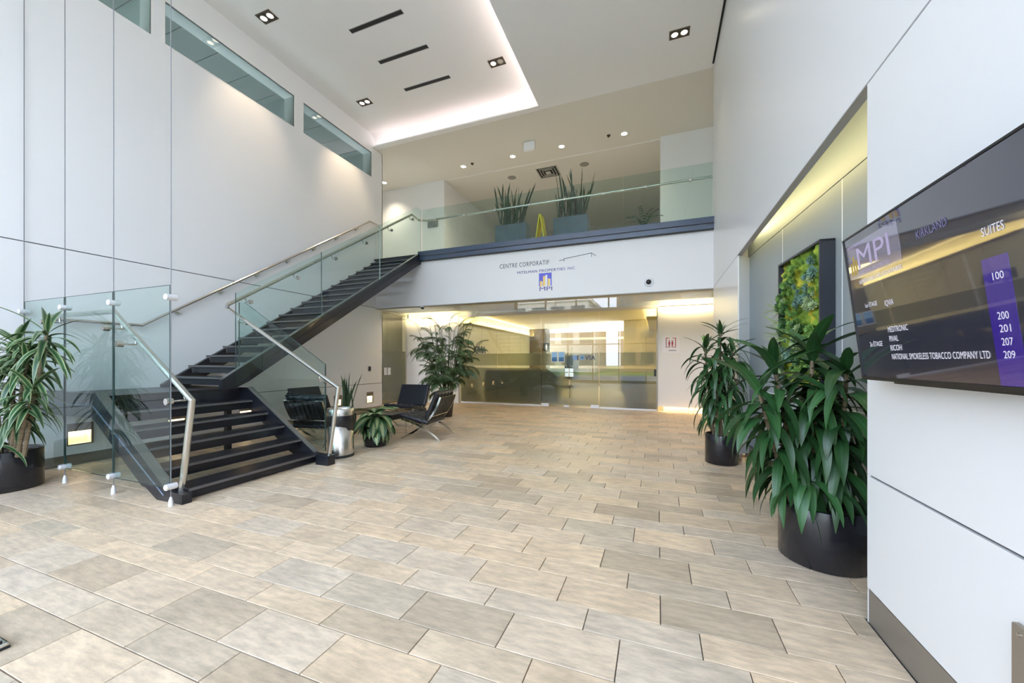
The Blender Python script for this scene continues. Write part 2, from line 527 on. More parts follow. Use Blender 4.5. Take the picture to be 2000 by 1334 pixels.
for i, (a, b) in enumerate(WINS):
    w = struct('window_%d' % (i + 1), holed('x', XL - 0.30, XL + 0.004, a, b, WZ0, WZ1, [(a + 0.025, b - 0.025, WZ0 + 0.012, WZ1 - 0.03)]), M_PAINT)
    obj('pane', box(XL - 0.03, XL - 0.02, a, b, WZ0, WZ1), M_GLASSO, w)
    bm = nb()
    for (c, d, e, f) in ((a + 0.01, b - 0.01, WZ1 - 0.045, WZ1 - 0.03), (b - 0.032, b - 0.025, WZ0, WZ1), (a + 0.025, a + 0.032, WZ0, WZ1)):
        bx(bm, XL - 0.019, XL - 0.010, c, d, e, f)
    obj('bead', bm, mat('dark_bead', (0.1, 0.11, 0.11), 0.5), w)

# offices behind the high windows
M_OFFICE = mat('office_paint', (0.50, 0.55, 0.53), 0.8)
M_OFFC = mat('office_ceiling', (0.30, 0.32, 0.30), 0.8)
oc = struct('office_ceiling', box(-11.2, XL - 0.30, 0.5, 9.2, 7.28, 7.36), M_GROOVE)
bm = nb()
yy = 0.6
while yy < 9.0:
    xx = -11.1
    while xx < XL - 0.4:
        bx(bm, xx, min(xx + 1.19, XL - 0.31), yy, min(yy + 0.59, 9.15), 7.268, 7.281); xx += 1.2
    yy += 0.6
o = obj('ceiling_tiles', bm, M_OFFC, oc); o['kind'] = 'stuff'
bm = nb()
for yy in (3.62, 6.14, 8.56):
    bx(bm, -11.2, XL - 0.30, yy, yy + 0.1, 4.2, 7.27)
bx(bm, -11.3, -11.2, 0.5, 9.2, 4.2, 7.36)
struct('office_partition_walls', bm, M_OFFICE)
for yy in (4.9, 7.2):
    t_ = thing('office_ceiling_light', 'long grey ceiling light panel behind %s high window' % ('the middle' if yy < 6 else 'the far'), 'ceiling light', (-8.7, yy, 7.268))
    obj('housing', bevelled(-0.10, 0.10, -0.5, 0.5, -0.03, 0, 0.006), mat('light_housing', (0.42, 0.46, 0.48), 0.4), t_)
    obj('diffuser', box(-0.08, 0.08, -0.47, 0.47, -0.033, -0.03), mat('off_diffuser', (0.45, 0.52, 0.52), 0.5), t_)
for yy in (2.3, 4.9, 7.3):
    area('office_light', (-9.0, yy, 7.2), (0, 0, 0), 0.6, 1.2, 2, (0.95, 1.0, 0.96))

# ---- right wall
wr = struct('wall_right', box(XR + 0.013, XR + 0.04, YW, YS, 2.902, ZI), M_GROOVE)
obj('panel', box(XR, XR + 0.013, YW, YS, 2.905, ZO - 0.035), M_WALLR, wr)
obj('fascia', box(XR, XR + 0.06, YW, YS, 2.897, 2.903), mat('grey_fascia_edge', (0.45, 0.45, 0.45), 0.6), wr)
# television wall
tvw = struct('wall_television', box(XR + 0.012, XR + 0.55, YW, 2.598, 0.0, 2.896), M_GROOVE)
obj('panel', box(XR, XR + 0.013, YW, 2.607, 0.797, 2.893), M_WALLR, tvw)
obj('panel', box(XR, XR + 0.013, YW, 2.607, 0.187, 0.785), M_WALLR, tvw)
obj('end_panel', box(XR + 0.001, XR + 0.55, 2.597, 2.607, 0.0, 2.893), M_WALLR, tvw)
struct('baseboard_right', box(XR + 0.002, XR + 0.016, YW, 2.609, 0.0, 0.18), M_BRONZE)
# angled niche back wall  x = XB(y)
def XB(yy): return 1.224 + 0.0774 * (6.506 - yy)
def slab(y0, y1, z0, z1, d0, d1):
    """slab parallel to the angled wall between depth d0 and d1 behind its face"""
    bm = nb(); pts = [(XB(y0) + d0, y0), (XB(y1) + d0, y1), (XB(y1) + d1, y1), (XB(y0) + d1, y0)]
    return prism(bm, pts, 'z', z0, z1)
nw_ = struct('wall_niche', slab(2.6, 6.5, 0.0, 3.4, 0.012, 0.06), M_GROOVE)
vs_ = [2.6, 3.913, 5.150, 6.41]
for i in range(3):
    a, b = vs_[i] + 0.006, vs_[i + 1] - 0.006
    if i == 2:
        # panel with the low light opening
        z = [(0.22, 1.008)]
        for (c, d, e, f) in ((a, 5.64, 0.2, 1.008), (5.98, b, 0.2, 1.008), (5.64, 5.98, 0.2, 0.27), (5.64, 5.98, 0.43, 1.008)):
            pass
        bm = nb()
        for (c, d, e, f) in ((a, 5.64, 0.2, 1.008), (5.98, b, 0.2, 1.008), (5.64, 5.98, 0.2, 0.27), (5.64, 5.98, 0.43, 1.008)):
            prism(bm, [(XB(c), c), (XB(d), d), (XB(d) + 0.012, d), (XB(c) + 0.012, c)], 'z', e, f)
        obj('panel', bm, M_NICHE, nw_)
    else:
        obj('panel', slab(a, b, 0.20, 1.008, 0, 0.012), M_NICHE, nw_)
    obj('panel', slab(a, b, 1.016, 2.905, 0, 0.012), M_NICHE, nw_)
obj('panel', slab(2.6, 6.41, 2.915, 3.40, 0, 0.012), M_NICHE, nw_)
for yy in vs_[1:3]:
    obj('joint_strip', slab(yy - 0.006, yy + 0.006, 0.20, 2.905, -0.001, 0.011), M_LINE, nw_)
obj('joint_strip', slab(2.6, 6.41, 1.008, 1.016, -0.001, 0.011), M_LINE, nw_)
struct('baseboard_niche', slab(2.6, 6.41, 0.0, 0.19, -0.012, 0.01), M_BRONZE)
struct('ceiling_niche', box(XR + 0.041, 1.62, 2.6, 6.5, 3.35, 3.40), M_WALL)
struct('niche_end', box(XR + 0.041, 1.9, 6.43, 6.48, 2.86, 3.4), M_WALL)
struct('niche_head_back', box(XR + 0.041, XR + 0.06, 2.6, 6.5, 2.905, 3.4), M_WALL)
# far pier of the right wall
pier = struct('wall_pier', box(XR + 0.012, 1.9, 6.42, YS, 0.0, 2.896), M_GROOVE)
obj('panel', box(XR, XR + 0.013, 6.16, YS, 0.11, 2.893), M_WALLR, pier)
bm = prism(nb(), [(XR, 6.15), (XR + 0.013, 6.15), (XB(6.37) + 0.03, 6.37), (XB(6.37) + 0.03, 6.42), (XR + 0.001, 6.42)], 'z', 0.09, 2.893)
obj('reveal_panel', bm, M_WALLR, pier)
obj('end_panel', box(XR + 0.001, 1.9, YS, YS + 0.01, 0.0, 2.893), M_PAINT, pier)
struct('baseboard_pier', box(XR + 0.03, XR + 0.05, 6.20, YS, 0.0, 0.11), M_BRONZE)

# ---- mezzanine edge and slab
sof = struct('wall_mezzanine_edge', holed('y', YS, YS + 0.16, XL + 0.001, XR + 0.35, 2.885, 4.05, []), M_WALL)
struct('trim_1', box(XL, XR + 0.35, YS - 0.004, YS + 0.17, 2.868, 2.885), mat('grey_edge_trim', (0.40, 0.39, 0.36), 0.5))
struct('mezzanine_floor', box(-10.5, 3.0, YS + 0.17, 17.5, 3.62, 4.24), M_PAINT)
struct('ceiling_hall', box(-8.6, 2.4, YS + 0.16, YG + 0.19, 3.08, 3.12), M_CEIL)
# steel edge beam
beam = thing('edge_beam', 'long dark steel channel beam along the balcony edge', 'beam', (-2.4, 8.62, 4.05))
bm = nb()
bx(bm, -5.93 + 2.4, XR + 2.4, -0.06, 0.10, 0.135, 0.255)
obj('upper_flange', bm, M_BEAM, beam)
obj('lower_flange', box(-5.93 + 2.4, XR + 2.4, -0.06, 0.02, 0.014, 0.112), M_BEAM, beam)
obj('shadow_strip', box(-5.93 + 2.4, XR + 2.4, -0.056, -0.03, 0.0, 0.135), M_BLACK, beam)  # black strip set between the flanges as painted shade
obj('web', box(-5.93 + 2.4, XR + 2.4, -0.03, 0.03, 0.0, 0.25), M_STEELB, beam)

# ---- ceilings
struct('ceiling', holed('z', ZO, ZO + 0.03, XC, XR + 0.02, YW, YS + 0.02, []), M_CEIL)
struct('ceiling_mezzanine', box(-10.5, 3.0, YS + 0.02, 17.5, ZO, ZO + 0.05), M_CEILM)
struct('wall_right_return', box(XR + 0.041, 3.0, YS - 0.06, YS - 0.001, 2.91, ZI + 0.1), M_PAINT)
struct('roof', box(-12, 4, YW - 0.2, 23, ZI + 0.1, ZI + 0.3), M_PAINT)
struct('trim_2', box(-6.5, 0.08, 10.95, 10.98, ZO - 0.012, ZO + 0.01), M_CEIL)
inner = struct('ceiling_coffer', box(XL, XC + 0.6, YW, YS - 0.24, ZI, ZI + 0.05), M_CEIL)
# curved far cove of the coffer
bm = nb(); prof = []
for i in range(9):
    a = pi / 2 * i / 8
    prof.append((YS - 0.24 + 0.24 * sin(a), ZI - 0.24 * (1 - cos(a))))
pts = prof + [(YS + 0.04, ZI - 0.24), (YS + 0.04, ZI + 0.05), (YS - 0.24, ZI + 0.05)]
prism(bm, pts, 'x', XL, XC + 0.6)
cove = struct('ceiling_cove', bm, M_CEIL)
obj('slot', box(XL + 0.1, XC, YS - 0.012, YS - 0.001, ZI - 0.262, ZI - 0.248), M_BLACK, cove)
obj('lip', box(XL, XC, YS - 0.01, YS + 0.02, ZO, ZI - 0.262), M_CEIL, cove)
obj('trough', box(XL, XC + 0.02, YS - 0.13, YS + 0.02, ZO - 0.012, ZO), M_CEIL, cove)
obj('upstand', box(XL, XC + 0.02, YS - 0.13, YS - 0.115, ZO, ZO + 0.022), M_CEIL, cove)
# vertical riser on the right side of the coffer (set back so it can be lit)
struct('trim_3', box(XC + 0.30, XC + 0.33, YW, YS, ZO + 0.03, ZI), M_CEIL)
# black slot between ceiling and right wall
struct('trim_4', box(XR - 0.035, XR - 0.001, YW, YS - 0.1, ZO - 0.006, ZO + 0.001), M_BLACK)

# ---- mezzanine walls
mz = struct('wall_mezzanine_left', holed('y', 10.90, 11.05, -9.6, -6.53, 4.24, ZO, []), M_PAINT)
obj('side_wall', box(-6.62, -6.53, 11.05, 17.0, 4.24, ZO), M_PAINT, mz)
mz2 = struct('wall_mezzanine_right', box(0.076, 2.2, 10.85, 11.0, 4.24, ZO), M_PAINT)
obj('side_wall', box(0.076, 0.16, 11.0, 17.0, 4.24, ZO), M_PAINT, mz2)
struct('wall_mezzanine_back', box(-6.6, 0.1, 16.9, 17.1, 4.24, ZO), mat('beige_far_wall', (0.44, 0.41, 0.33), 0.8))
struct('wall_mezzanine_side', box(1.62, 1.72, YS + 0.0, 10.85, 4.24, ZO), M_PAINT)
struct('wall_mezzanine_left_side', box(-9.7, -9.6, 8.9, 11.05, 4.24, ZO), M_PAINT)

# ---- hall behind the soffit: side and back walls
hb = struct('wall_hall_back_left', box(-8.4, -6.3, 11.45, 11.765, 0.0, 2.93), M_PAINT)
struct('wall_hall_recess', holed('x', -8.55, -8.42, 8.95, 11.5, 0.0, 3.1, [(9.5, 11.4, 0.0, 3.02)]), M_PAINT)
struct('wall_hall_back_right', box(0.0, 2.2, YG, YG + 0.21, 0.13, 2.93), M_PAINT)
struct('baseboard_back', box(0.16, 2.2, YG + 0.05, YG + 0.12, 0.0, 0.13), mat('toe_kick_brown', (0.45, 0.36, 0.22), 0.5))
struct('wall_hall_back_upper', box(-8.4, 2.2, YG + 0.12, YG + 0.2, 2.93, 3.12), M_PAINT)
struct('wall_hall_right', box(1.9, 2.0, YS, 11.6, 0.0, 3.1), M_PAINT)
# cove ledges
struct('trim_5', box(-8.4, -6.3, 11.18, 11.21, 2.86, 2.88), M_PAINT)
struct('trim_6', box(0.02, 1.9, 11.27, 11.30, 2.905, 2.925), M_PAINT)

# ---- glass smoke baffle under the soffit
sb_ = thing('smoke_baffle', 'clear glass smoke baffle hanging below the balcony edge', 'glass baffle', (0, 8.82, 2.6))
for a, b in zip([-7.38, -5.6, -3.9, -2.25, -0.65], [-5.61, -3.91, -2.26, -0.66, 1.3]):
    obj('glass_panel', box(a, b, 0, 0.012, 0.02, 0.28), M_GLASSW, sb_)

# ---- reception glass wall and doors
rg = thing('reception_glass_wall', 'frameless glass wall of the reception with frosted bands', 'glass wall', (-3.1, YG, 0))
GX = [-6.26, -4.92, -3.42]
def gpane(parent, a, b, ox, name='glass_panel'):
    p = obj(name, box(a - ox + 0.004, b - ox - 0.004, -0.006, 0.006, 0.03, 2.92), M_GLASSW, parent)
    obj('frosted_film', box(a - ox + 0.004, b - ox - 0.004, 0.010, 0.012, 0.06, 1.19), M_FROST, parent)
    obj('frosted_film', box(a - ox + 0.004, b - ox - 0.004, 0.010, 0.012, 1.27, 1.66), M_FROST, parent)
for a, b in zip(GX, GX[1:]): gpane(rg, a, b, -3.1)
gpane(rg, -1.62, 0.0, -3.1)
for a, b in ((-6.26, -3.42), (-1.62, 0.0)):
    obj('sill_rail', box(a + 3.1, b + 3.1, -0.02, 0.02, 0.0, 0.045), M_SATIN, rg)
obj('edge_frame', box(3.08, 3.11, -0.03, 0.03, 0.0, 2.93), M_BRONZE, rg)
obj('head_rail', box(-3.16, 3.1, -0.02, 0.02, 2.90, 2.93), M_PAINT, rg)
for nme, a, b, lab in (('glass_door', -3.41, -2.525, 'left glass door leaf carrying two small blue posters'),
                       ('glass_door', -2.515, -1.63, 'right glass door leaf with blue company lettering on the frosting')):
    d = thing(nme, lab, 'door', (a, YG, 0))
    gpane(d, a, b, a)
    left = a < -3
    hx = (b - a - 0.13) if left else 0.0
    obj('lock_plate', bevelled(hx, hx + 0.13, -0.03, 0.03, 0.93, 1.19, 0.006), M_CHROME, d)
    tube(bm := nb(), [(hx + (0.10 if left else 0.03), -0.03, 1.07), (hx + (0.10 if left else 0.03), -0.08, 1.07), (hx + (0.02 if left else 0.12), -0.08, 1.07)], 0.010, 8)
    obj('lever_handle', bm, M_CHROME2, d, smooth=True)
    px = 0.0 if left else (b - a - 0.24)
    obj('patch_fitting', bevelled(px, px + 0.24, -0.022, 0.022, 0.005, 0.10, 0.004), M_SATIN, d)
    if left:
        obj('patch_fitting', bevelled(b - a - 0.17, b - a, -0.022, 0.022, 0.005, 0.06, 0.004), M_SATIN, d)

def poster_mat():
    m = bpy.data.materials.new('blue_seascape_print'); m.use_nodes = True
    t = m.node_tree; b = t.nodes['Principled BSDF']; b.inputs['Roughness'].default_value = 0.4
    tc = t.nodes.new('ShaderNodeTexCoord'); sp = t.nodes.new('ShaderNodeSeparateXYZ')
    t.links.new(tc.outputs['Generated'], sp.inputs[0])
    n = t.nodes.new('ShaderNodeTexNoise'); n.inputs['Scale'].default_value = 5; t.links.new(tc.outputs['Generated'], n.inputs['Vector'])
    ad = t.nodes.new('ShaderNodeMath'); ad.operation = 'MULTIPLY_ADD'; ad.inputs[1].default_value = 0.25
    t.links.new(n.outputs[0], ad.inputs[0]); t.links.new(sp.outputs['Z'], ad.inputs[2])
    rp = t.nodes.new('ShaderNodeValToRGB'); e = rp.color_ramp.elements
    e[0].position = 0.1; e[0].color = (0.01, 0.07, 0.22, 1); e[1].position = 1.1; e[1].color = (0.30, 0.60, 0.95, 1)
    k = rp.color_ramp.elements.new(0.58); k.color = (0.04, 0.22, 0.45, 1)
    k = rp.color_ramp.elements.new(0.64); k.color = (0.35, 0.62, 0.92, 1)
    t.links.new(ad.outputs[0], rp.inputs[0]); t.links.new(rp.outputs[0], b.inputs['Base Color'])
    return m
M_POSTER = poster_mat()
for i, (px, lab) in enumerate(((-3.085, 'small blue seascape poster on the glass door, the one nearer the plants'),
                               (-2.865, 'small blue seascape poster on the glass door, the one nearer the lock'))):
    t_ = thing('poster', lab, 'poster', (px, YG - 0.012, 1.38), 0, 'posters on the glass door')
    obj('paper', box(0, 0.20, -0.002, 0, 0, 0.32), M_LINE, t_)
    obj('print', box(0.018, 0.182, -0.0035, -0.002, 0.02, 0.30), M_POSTER, t_)

M_LOGOB = mat('logo_blue_grey', (0.08, 0.12, 0.22), 0.5)
M_LOGOL = mat('logo_light_blue', (0.28, 0.46, 0.80), 0.5)
lg = thing('door_lettering', 'blue and grey company lettering on the right glass door', 'lettering', (-2.42, YG - 0.012, 1.44))
for k, (cx_, rr, m_) in enumerate(((0.08, 0.075, M_LOGOL), (0.165, 0.02, M_LOGOB), (0.30, 0.075, M_LOGOL))):
    if k == 1:
        obj('letter_bar', box(cx_ - 0.02, cx_ + 0.02, -0.003, 0, 0.0, 0.15), m_, lg)
    else:
        bm = cyl(nb(), (cx_, -0.003, 0.075), (cx_, 0, 0.075), rr, 24); obj('round_mark', bm, m_, lg)
obj('round_core', cyl(nb(), (0.30, -0.005, 0.075), (0.30, -0.003, 0.075), 0.032, 20), mat('logo_green', (0.08, 0.30, 0.22), 0.5), lg)
text('letters', 'VIA', 0.19, M_LOGOB, lg, (-2.42 + 0.385, YG - 0.014, 1.44 + 0.005), (1, 0, 0), (0, 0, 1), sx=1.05, ext=0.001, bold=0.003)

# elevator pictogram plate on the right back wall
ev = thing('pictogram_sign', 'white square sign with red lift pictogram on the back wall', 'sign', (0.12, YG - 0.012, 1.62))
obj('plate', bevelled(0, 0.46, 0, 0.010, 0.02, 0.50, 0.003), mat('sign_white', (0.86, 0.84, 0.84), 0.4), ev)
M_RED = mat('sign_red', (0.42, 0.03, 0.05), 0.5)
bm = nb()
for s in (0, 1):
    xx = 0.10 if s == 0 else 0.30
    for (a, b, c, d) in ((0.10, 0.115, 0.17, 0.42), (0.345, 0.36, 0.17, 0.42)):
        pass
bx(bm, 0.10, 0.118, -0.003, 0, 0.17, 0.44); bx(bm, 0.342, 0.36, -0.003, 0, 0.17, 0.44)
bx(bm, 0.118, 0.19, -0.003, 0, 0.424, 0.44); bx(bm, 0.27, 0.342, -0.003, 0, 0.424, 0.44)
bx(bm, 0.118, 0.16, -0.003, 0, 0.17, 0.186); bx(bm, 0.30, 0.342, -0.003, 0, 0.17, 0.186)
obj('frame_mark', bm, M_RED, ev)
for cx_ in (0.19, 0.27):
    bm = nb(); bx(bm, cx_ - 0.022, cx_ + 0.022, -0.003, 0, 0.25, 0.33); bx(bm, cx_ - 0.018, cx_ - 0.003, -0.003, 0, 0.17, 0.25)
    bx(bm, cx_ + 0.003, cx_ + 0.018, -0.003, 0, 0.17, 0.25); cyl(bm, (cx_, -0.003, 0.355), (cx_, 0, 0.355), 0.018, 12)
    obj('figure_mark', bm, M_RED, ev)
obj('caption_bar', box(0.17, 0.37, -0.002, 0, 0.075, 0.095), mat('caption_grey', (0.25, 0.22, 0.24), 0.5), ev)

dr = thing('door_reader', 'slim black card reader at the right end of the glass wall', 'card reader', (-0.06, YG - 0.035, 0.98))
obj('reader_body', bevelled(-0.03, 0.03, 0, 0.028, 0, 0.20, 0.006), M_PLASTIC, dr)

# recess door on the left of the hall
ld = thing('corridor_glass_door', 'olive tinted glass door in the recess behind the leather chairs', 'door', (-8.40, 9.5, 0))
M_OLIVE = mat('olive_dark_wall', (0.20, 0.20, 0.14), 0.6)
for a, b in ((0.0, 0.86), (0.88, 1.9)):
    obj('glass_panel', box(-0.006, 0.006, a, b, 0.02, 3.0), M_GLASSW, ld)
obj('head_rail', box(-0.02, 0.02, 0, 1.9, 3.0, 3.03), M_BRONZE, ld)
obj('lock_plate', bevelled(0.007, 0.03, 0.70, 0.86, 0.95, 1.2, 0.004), M_CHROME, ld)
obj('lock_plate', bevelled(0.007, 0.03, 0.88, 1.04, 0.95, 1.2, 0.004), M_CHROME, ld)
obj('frosted_film', box(-0.012, -0.010, 0, 1.9, 0.4, 1.75), M_FROST, ld)
struct('corridor_walls', holed('x', -11.0, -10.9, 8.6, 12.0, 0.0, 3.1, []), M_OLIVE)
struct('corridor_wall_front', box(-11.0, -8.55, 8.5, 8.6, 0, 3.1), M_OLIVE)
struct('corridor_wall_end', box(-11.0, -8.4, 11.5, 11.6, 0, 3.1), M_OLIVE)
struct('corridor_floor', box(-11.0, -8.6, 8.5, 11.6, -0.1, 0.0), mat('corridor_floor_grey', (0.25, 0.22, 0.18), 0.4))
struct('corridor_ceiling', box(-11.0, -8.42, 8.5, 11.6, 3.1, 3.2), M_CEIL)
area('corridor_light', (-9.6, 10.4, 2.95), (0, 0, 0), 1.0, 1.6, 9, WARM)
area('corridor_low_light', (-10.7, 10.2, 0.3), (0, R(-90), 0), 0.06, 2.4, 3, WARM)

# ---- reception interior
struct('reception_floor', box(-6.5, 1.0, YG, 22.4, -0.1, -0.002), mat('reception_floor_stone', (0.46, 0.38, 0.24), 0.35, noise=0.12, nscale=3, stretch=(1, 4, 1), world=True))
struct('reception_ceiling', box(-6.5, 1.0, YG + 0.2, 22.4, 3.10, 3.2), M_CEIL)
M_RECW = mat('reception_wall_cream', (0.62, 0.56, 0.36), 0.5)
M_RECW2 = mat('reception_wall_panels', (0.46, 0.40, 0.22), 0.28, 0.2)
rw = struct('reception_wall_left', box(-6.6, -6.3, YG + 0.215, 19.2, 0, 3.1), M_GROOVE)
for k in range(5):
    a = 11.78 + k * 1.47
    obj('panel', box(-6.3, -6.285, a, a + 1.455, 0.0, 2.72), M_RECW2, rw)
obj('cove_back', box(-6.3, -6.285, 11.78, 19.1, 2.73, 3.1), M_RECW, rw)
obj('cove_ledge', box(-6.285, -6.02, 11.78, 19.1, 2.70, 2.725), M_RECW, rw)
struct('reception_pillar', box(-6.3, -5.4, 19.2, 19.9, 0, 3.1), mat('pillar_brown', (0.16, 0.13, 0.08), 0.5))
struct('reception_wall_back', box(-6.6, 1.0, 22.2, 22.4, 0, 3.1), mat('reception_far_wall', (0.24, 0.17, 0.09), 0.5))
rr_ = struct('reception_wall_right', box(0.0, 0.3, YG + 0.215, 16.4, 0, 3.1), M_RECW)
obj('panel_step', box(-1.3, 0.0, 16.4, 16.6, 0, 3.1), M_RECW, rr_)
obj('cove_ledge', box(-0.30, 0.0, YG + 0.2, 16.4, 2.68, 2.71), M_RECW, rr_)
struct('reception_beam', box(-6.3, 0.9, 21.4, 21.5, 2.62, 2.74), M_RECW)
rl = thing('wall_lettering', 'dark raised company letters on the yellow reception wall', 'lettering', (-6.28, 12.6, 1.70))
text('letters', 'IQVIA', 0.36, mat('letter_dark', (0.03, 0.03, 0.035), 0.4), rl, (-6.27, 12.55, 1.72), (0, 1, 0), (0, 0, 1), sx=1.1, ext=0.01, bold=0.004)
pg = thing('washroom_sign', 'small dark washroom pictogram sign projecting from the reception pillar', 'sign', (-5.38, 19.15, 1.95))
obj('plate', box(-0.16, 0.16, 0, 0.02, 0, 0.40), M_BLACK, pg)
bm = nb(); bx(bm, -0.035, 0.035, -0.004, 0, 0.16, 0.26); bx(bm, -0.028, -0.004, -0.004, 0, 0.05, 0.16); bx(bm, 0.004, 0.028, -0.004, 0, 0.05, 0.16)
cyl(bm, (0, -0.004, 0.30), (0, 0, 0.30), 0.03, 12); obj('figure_mark', bm, M_LINE, pg)
dk = thing('reception_desk', 'long dark grey reception desk behind the frosted glass', 'desk', (-4.85, 13.1, 0))
obj('front_panel', bevelled(-1.25, 0.16, 0, 0.05, 0.10, 1.07, 0.006), mat('desk_grey', (0.075, 0.085, 0.10), 0.4), dk)
obj('front_panel', bevelled(0.17, 1.55, 0, 0.05, 0.10, 1.07, 0.006), mat('desk_grey'), dk)
obj('side_panel', box(1.50, 1.55, 0.05, 0.8, 0.10, 1.07), mat('desk_grey'), dk)
obj('plinth', box(-1.2, 1.5, 0.06, 0.7, 0, 0.10), M_BLACK, dk)
obj('counter_top', bevelled(-1.27, 1.58, -0.02, 0.8, 1.07, 1.10, 0.004), mat('desk_top_dark', (0.03, 0.03, 0.03), 0.3), dk)
ch = thing('desk_chair', 'dark high-backed swivel chair beside the reception desk', 'chair', (-2.92, 13.5, 0))
obj('backrest', bevelled(-0.25, 0.25, 0.2, 0.28, 0.75, 1.62, 0.06, 3), M_LEATHER, ch, smooth=True)
obj('seat', bevelled(-0.25, 0.25, -0.25, 0.25, 0.45, 0.54, 0.03, 2), M_LEATHER, ch, smooth=True)
obj('gas_post', cyl(nb(), (0, 0, 0.08), (0, 0, 0.46), 0.03, 12), M_CHROME, ch)
for k in range(5):
    a = 2 * pi * k / 5
    obj('leg', tube(nb(), [(0, 0, 0.12), (0.30 * cos(a), 0.30 * sin(a), 0.05)], [0.025, 0.015], 8), M_CHROME, ch)
st = thing('drum_stool', 'round tan drum stool behind the right frosted glass panel', 'stool', (-0.62, 12.35, 0))
obj('drum', lathe(nb(), [(0, 0.03), (0.33, 0.03), (0.345, 0.06), (0.345, 0.50), (0.33, 0.53), (0, 0.54)], 32), mat('tan_upholstery', (0.50, 0.38, 0.20), 0.7), st, smooth=True)
obj('base', lathe(nb(), [(0, 0), (0.29, 0), (0.29, 0.03), (0, 0.03)], 32), M_BLACK, st)
ac = thing('reception_armchair', 'dark rounded armchair behind the tan drum stool', 'chair', (-0.75, 13.3, 0))
obj('shell', lathe(nb(), [(0, 0.30), (0.34, 0.30), (0.40, 0.45), (0.42, 0.92), (0.38, 0.94), (0.33, 0.50), (0, 0.45)], 28), mat('dark_fabric', (0.05, 0.06, 0.06), 0.8), ac, smooth=True)
for k in range(4):
    a = pi / 4 + pi / 2 * k
    obj('leg', cyl(nb(), (0.26 * cos(a), 0.26 * sin(a), 0), (0.24 * cos(a), 0.24 * sin(a), 0.32), 0.015, 8), M_CHROME, ac)

# ---- window wall behind the camera, and what lies outside it
ww_ = struct('window_wall', holed('y', YW - 0.15, YW - 0.05, XL - 0.3, XR + 0.5, 0.0, ZI + 0.1, [(-7.3, XR - 0.05, 0.12, 7.2)]), M_PAINT)
for k in range(6):
    xx = -7.3 + k * 1.66
    obj('mullion', box(xx - 0.03, xx + 0.03, YW - 0.16, YW - 0.03, 0.1, 7.2), mat('mullion_grey', (0.30, 0.30, 0.31), 0.5), ww_)
for zz in (0.12, 2.5, 5.2, 7.17):
    obj('transom', box(-7.3, XR - 0.05, YW - 0.14, YW - 0.04, zz, zz + 0.055), mat('mullion_grey'), ww_)
for k in range(5):
    xx = -7.3 + k * 1.66
    for z0, z1 in ((0.18, 2.5), (2.56, 5.2), (5.26, 7.17)):
        obj('pane', box(xx + 0.031, xx + 1.629, YW - 0.10, YW - 0.09, z0, z1), M_WINDOW, ww_)
gr = struct('ground', box(-120, 120, -120, YW - 0.16, -0.32, -0.14), mat('lawn', (0.12, 0.25, 0.05), 0.9, noise=0.3, nscale=0.5, world=True))
struct('bounce_paving', box(-30, 24, -9, YW - 0.16, -0.14, -0.10), mat('light_paving', (0.50, 0.49, 0.46), 0.8))  # unseen pale paving, added to bounce daylight up to the ceilings
struct('road', box(-120, 120, -19, -9, -0.12, -0.10), mat('asphalt', (0.22, 0.22, 0.23), 0.9))
def building(label, x0, x1, y0, h, m1, floors):
    b = thing('office_building', label, 'building', ((x0 + x1) / 2, y0, 0))
    w = (x1 - x0) / 2
    obj('walls', box(-w, w, -12, 0, -0.1, h), m1, b)
    fh = h / floors
    n = int((x1 - x0) / 2.4)
    mesh = None
    for f in range(floors):
        for k in range(n):
            xx = -w + (k + 0.5) * (2 * w / n)
            if mesh is None:
                bm = box(-0.85, 0.85, 0, 0.04, 0, fh * 0.5)
                mesh = bpy.data.meshes.new('window'); bm.to_mesh(mesh); bm.free(); mesh.materials.append(mat('far_window', (0.05, 0.09, 0.12), 0.1))
            o = bpy.data.objects.new('window', mesh); COL.objects.link(o); o.parent = b; o.location = (xx, 0, f * fh + fh * 0.3)
    obj('parapet', box(-w - 0.2, w + 0.2, -12, 0.25, h, h + 0.5), M_PAINT, b)
    return b
building('pale office block across the road, seen reflected in the glass', -34, -8, -30, 9, mat('pale_concrete', (0.60, 0.59, 0.55), 0.8), 3)
building('dark brick office block across the road, seen reflected in the glass', -5, 22, -34, 11, mat('brown_brick', (0.24, 0.17, 0.13), 0.9), 3)

# ================================================================== FIXTURES
def twin_downlight(x, y, z, label, dead=False, rot=0.0, power=55, size=0.15):
    t_ = thing('twin_downlight', label, 'ceiling light', (x, y, z), rot, 'square twin downlights')
    s = size
    bm = nb()
    for (a, b, c, d) in ((-s * 1.15, s * 1.15, s * 0.62, s * 0.70), (-s * 1.15, s * 1.15, -s * 0.70, -s * 0.62), (-s * 1.15, -s * 1.07, -s * 0.62, s * 0.62), (s * 1.07, s * 1.15, -s * 0.62, s * 0.62)):
        bx(bm, a, b, c, d, -0.008, 0.0)
    obj('trim_frame', bm, mat('bronze_trim', (0.20, 0.15, 0.10), 0.4, 0.5), t_)
    obj('housing', box(-s * 1.07, s * 1.07, -s * 0.62, s * 0.62, -0.003, 0.001), mat('lamp_housing', (0.05, 0.04, 0.035), 0.5), t_)
    for k, cx_ in enumerate((-0.53 * s, 0.53 * s)):
        m_ = M_LAMP if not (dead and k == 1) else mat('unlit_lamp', (0.55, 0.52, 0.45), 0.3, 0.4)
        obj('lamp_ring', lathe(nb(), [(s * 0.36, -0.003), (s * 0.46, -0.003), (s * 0.46, -0.012), (s * 0.36, -0.012)], 20, (cx_, 0)), mat('ring_grey', (0.35, 0.30, 0.26), 0.3, 0.8), t_)
        obj('lamp', lathe(nb(), [(0, -0.011), (s * 0.36, -0.007), (s * 0.36, -0.003)], 20, (cx_, 0)), m_, t_)
    return t_
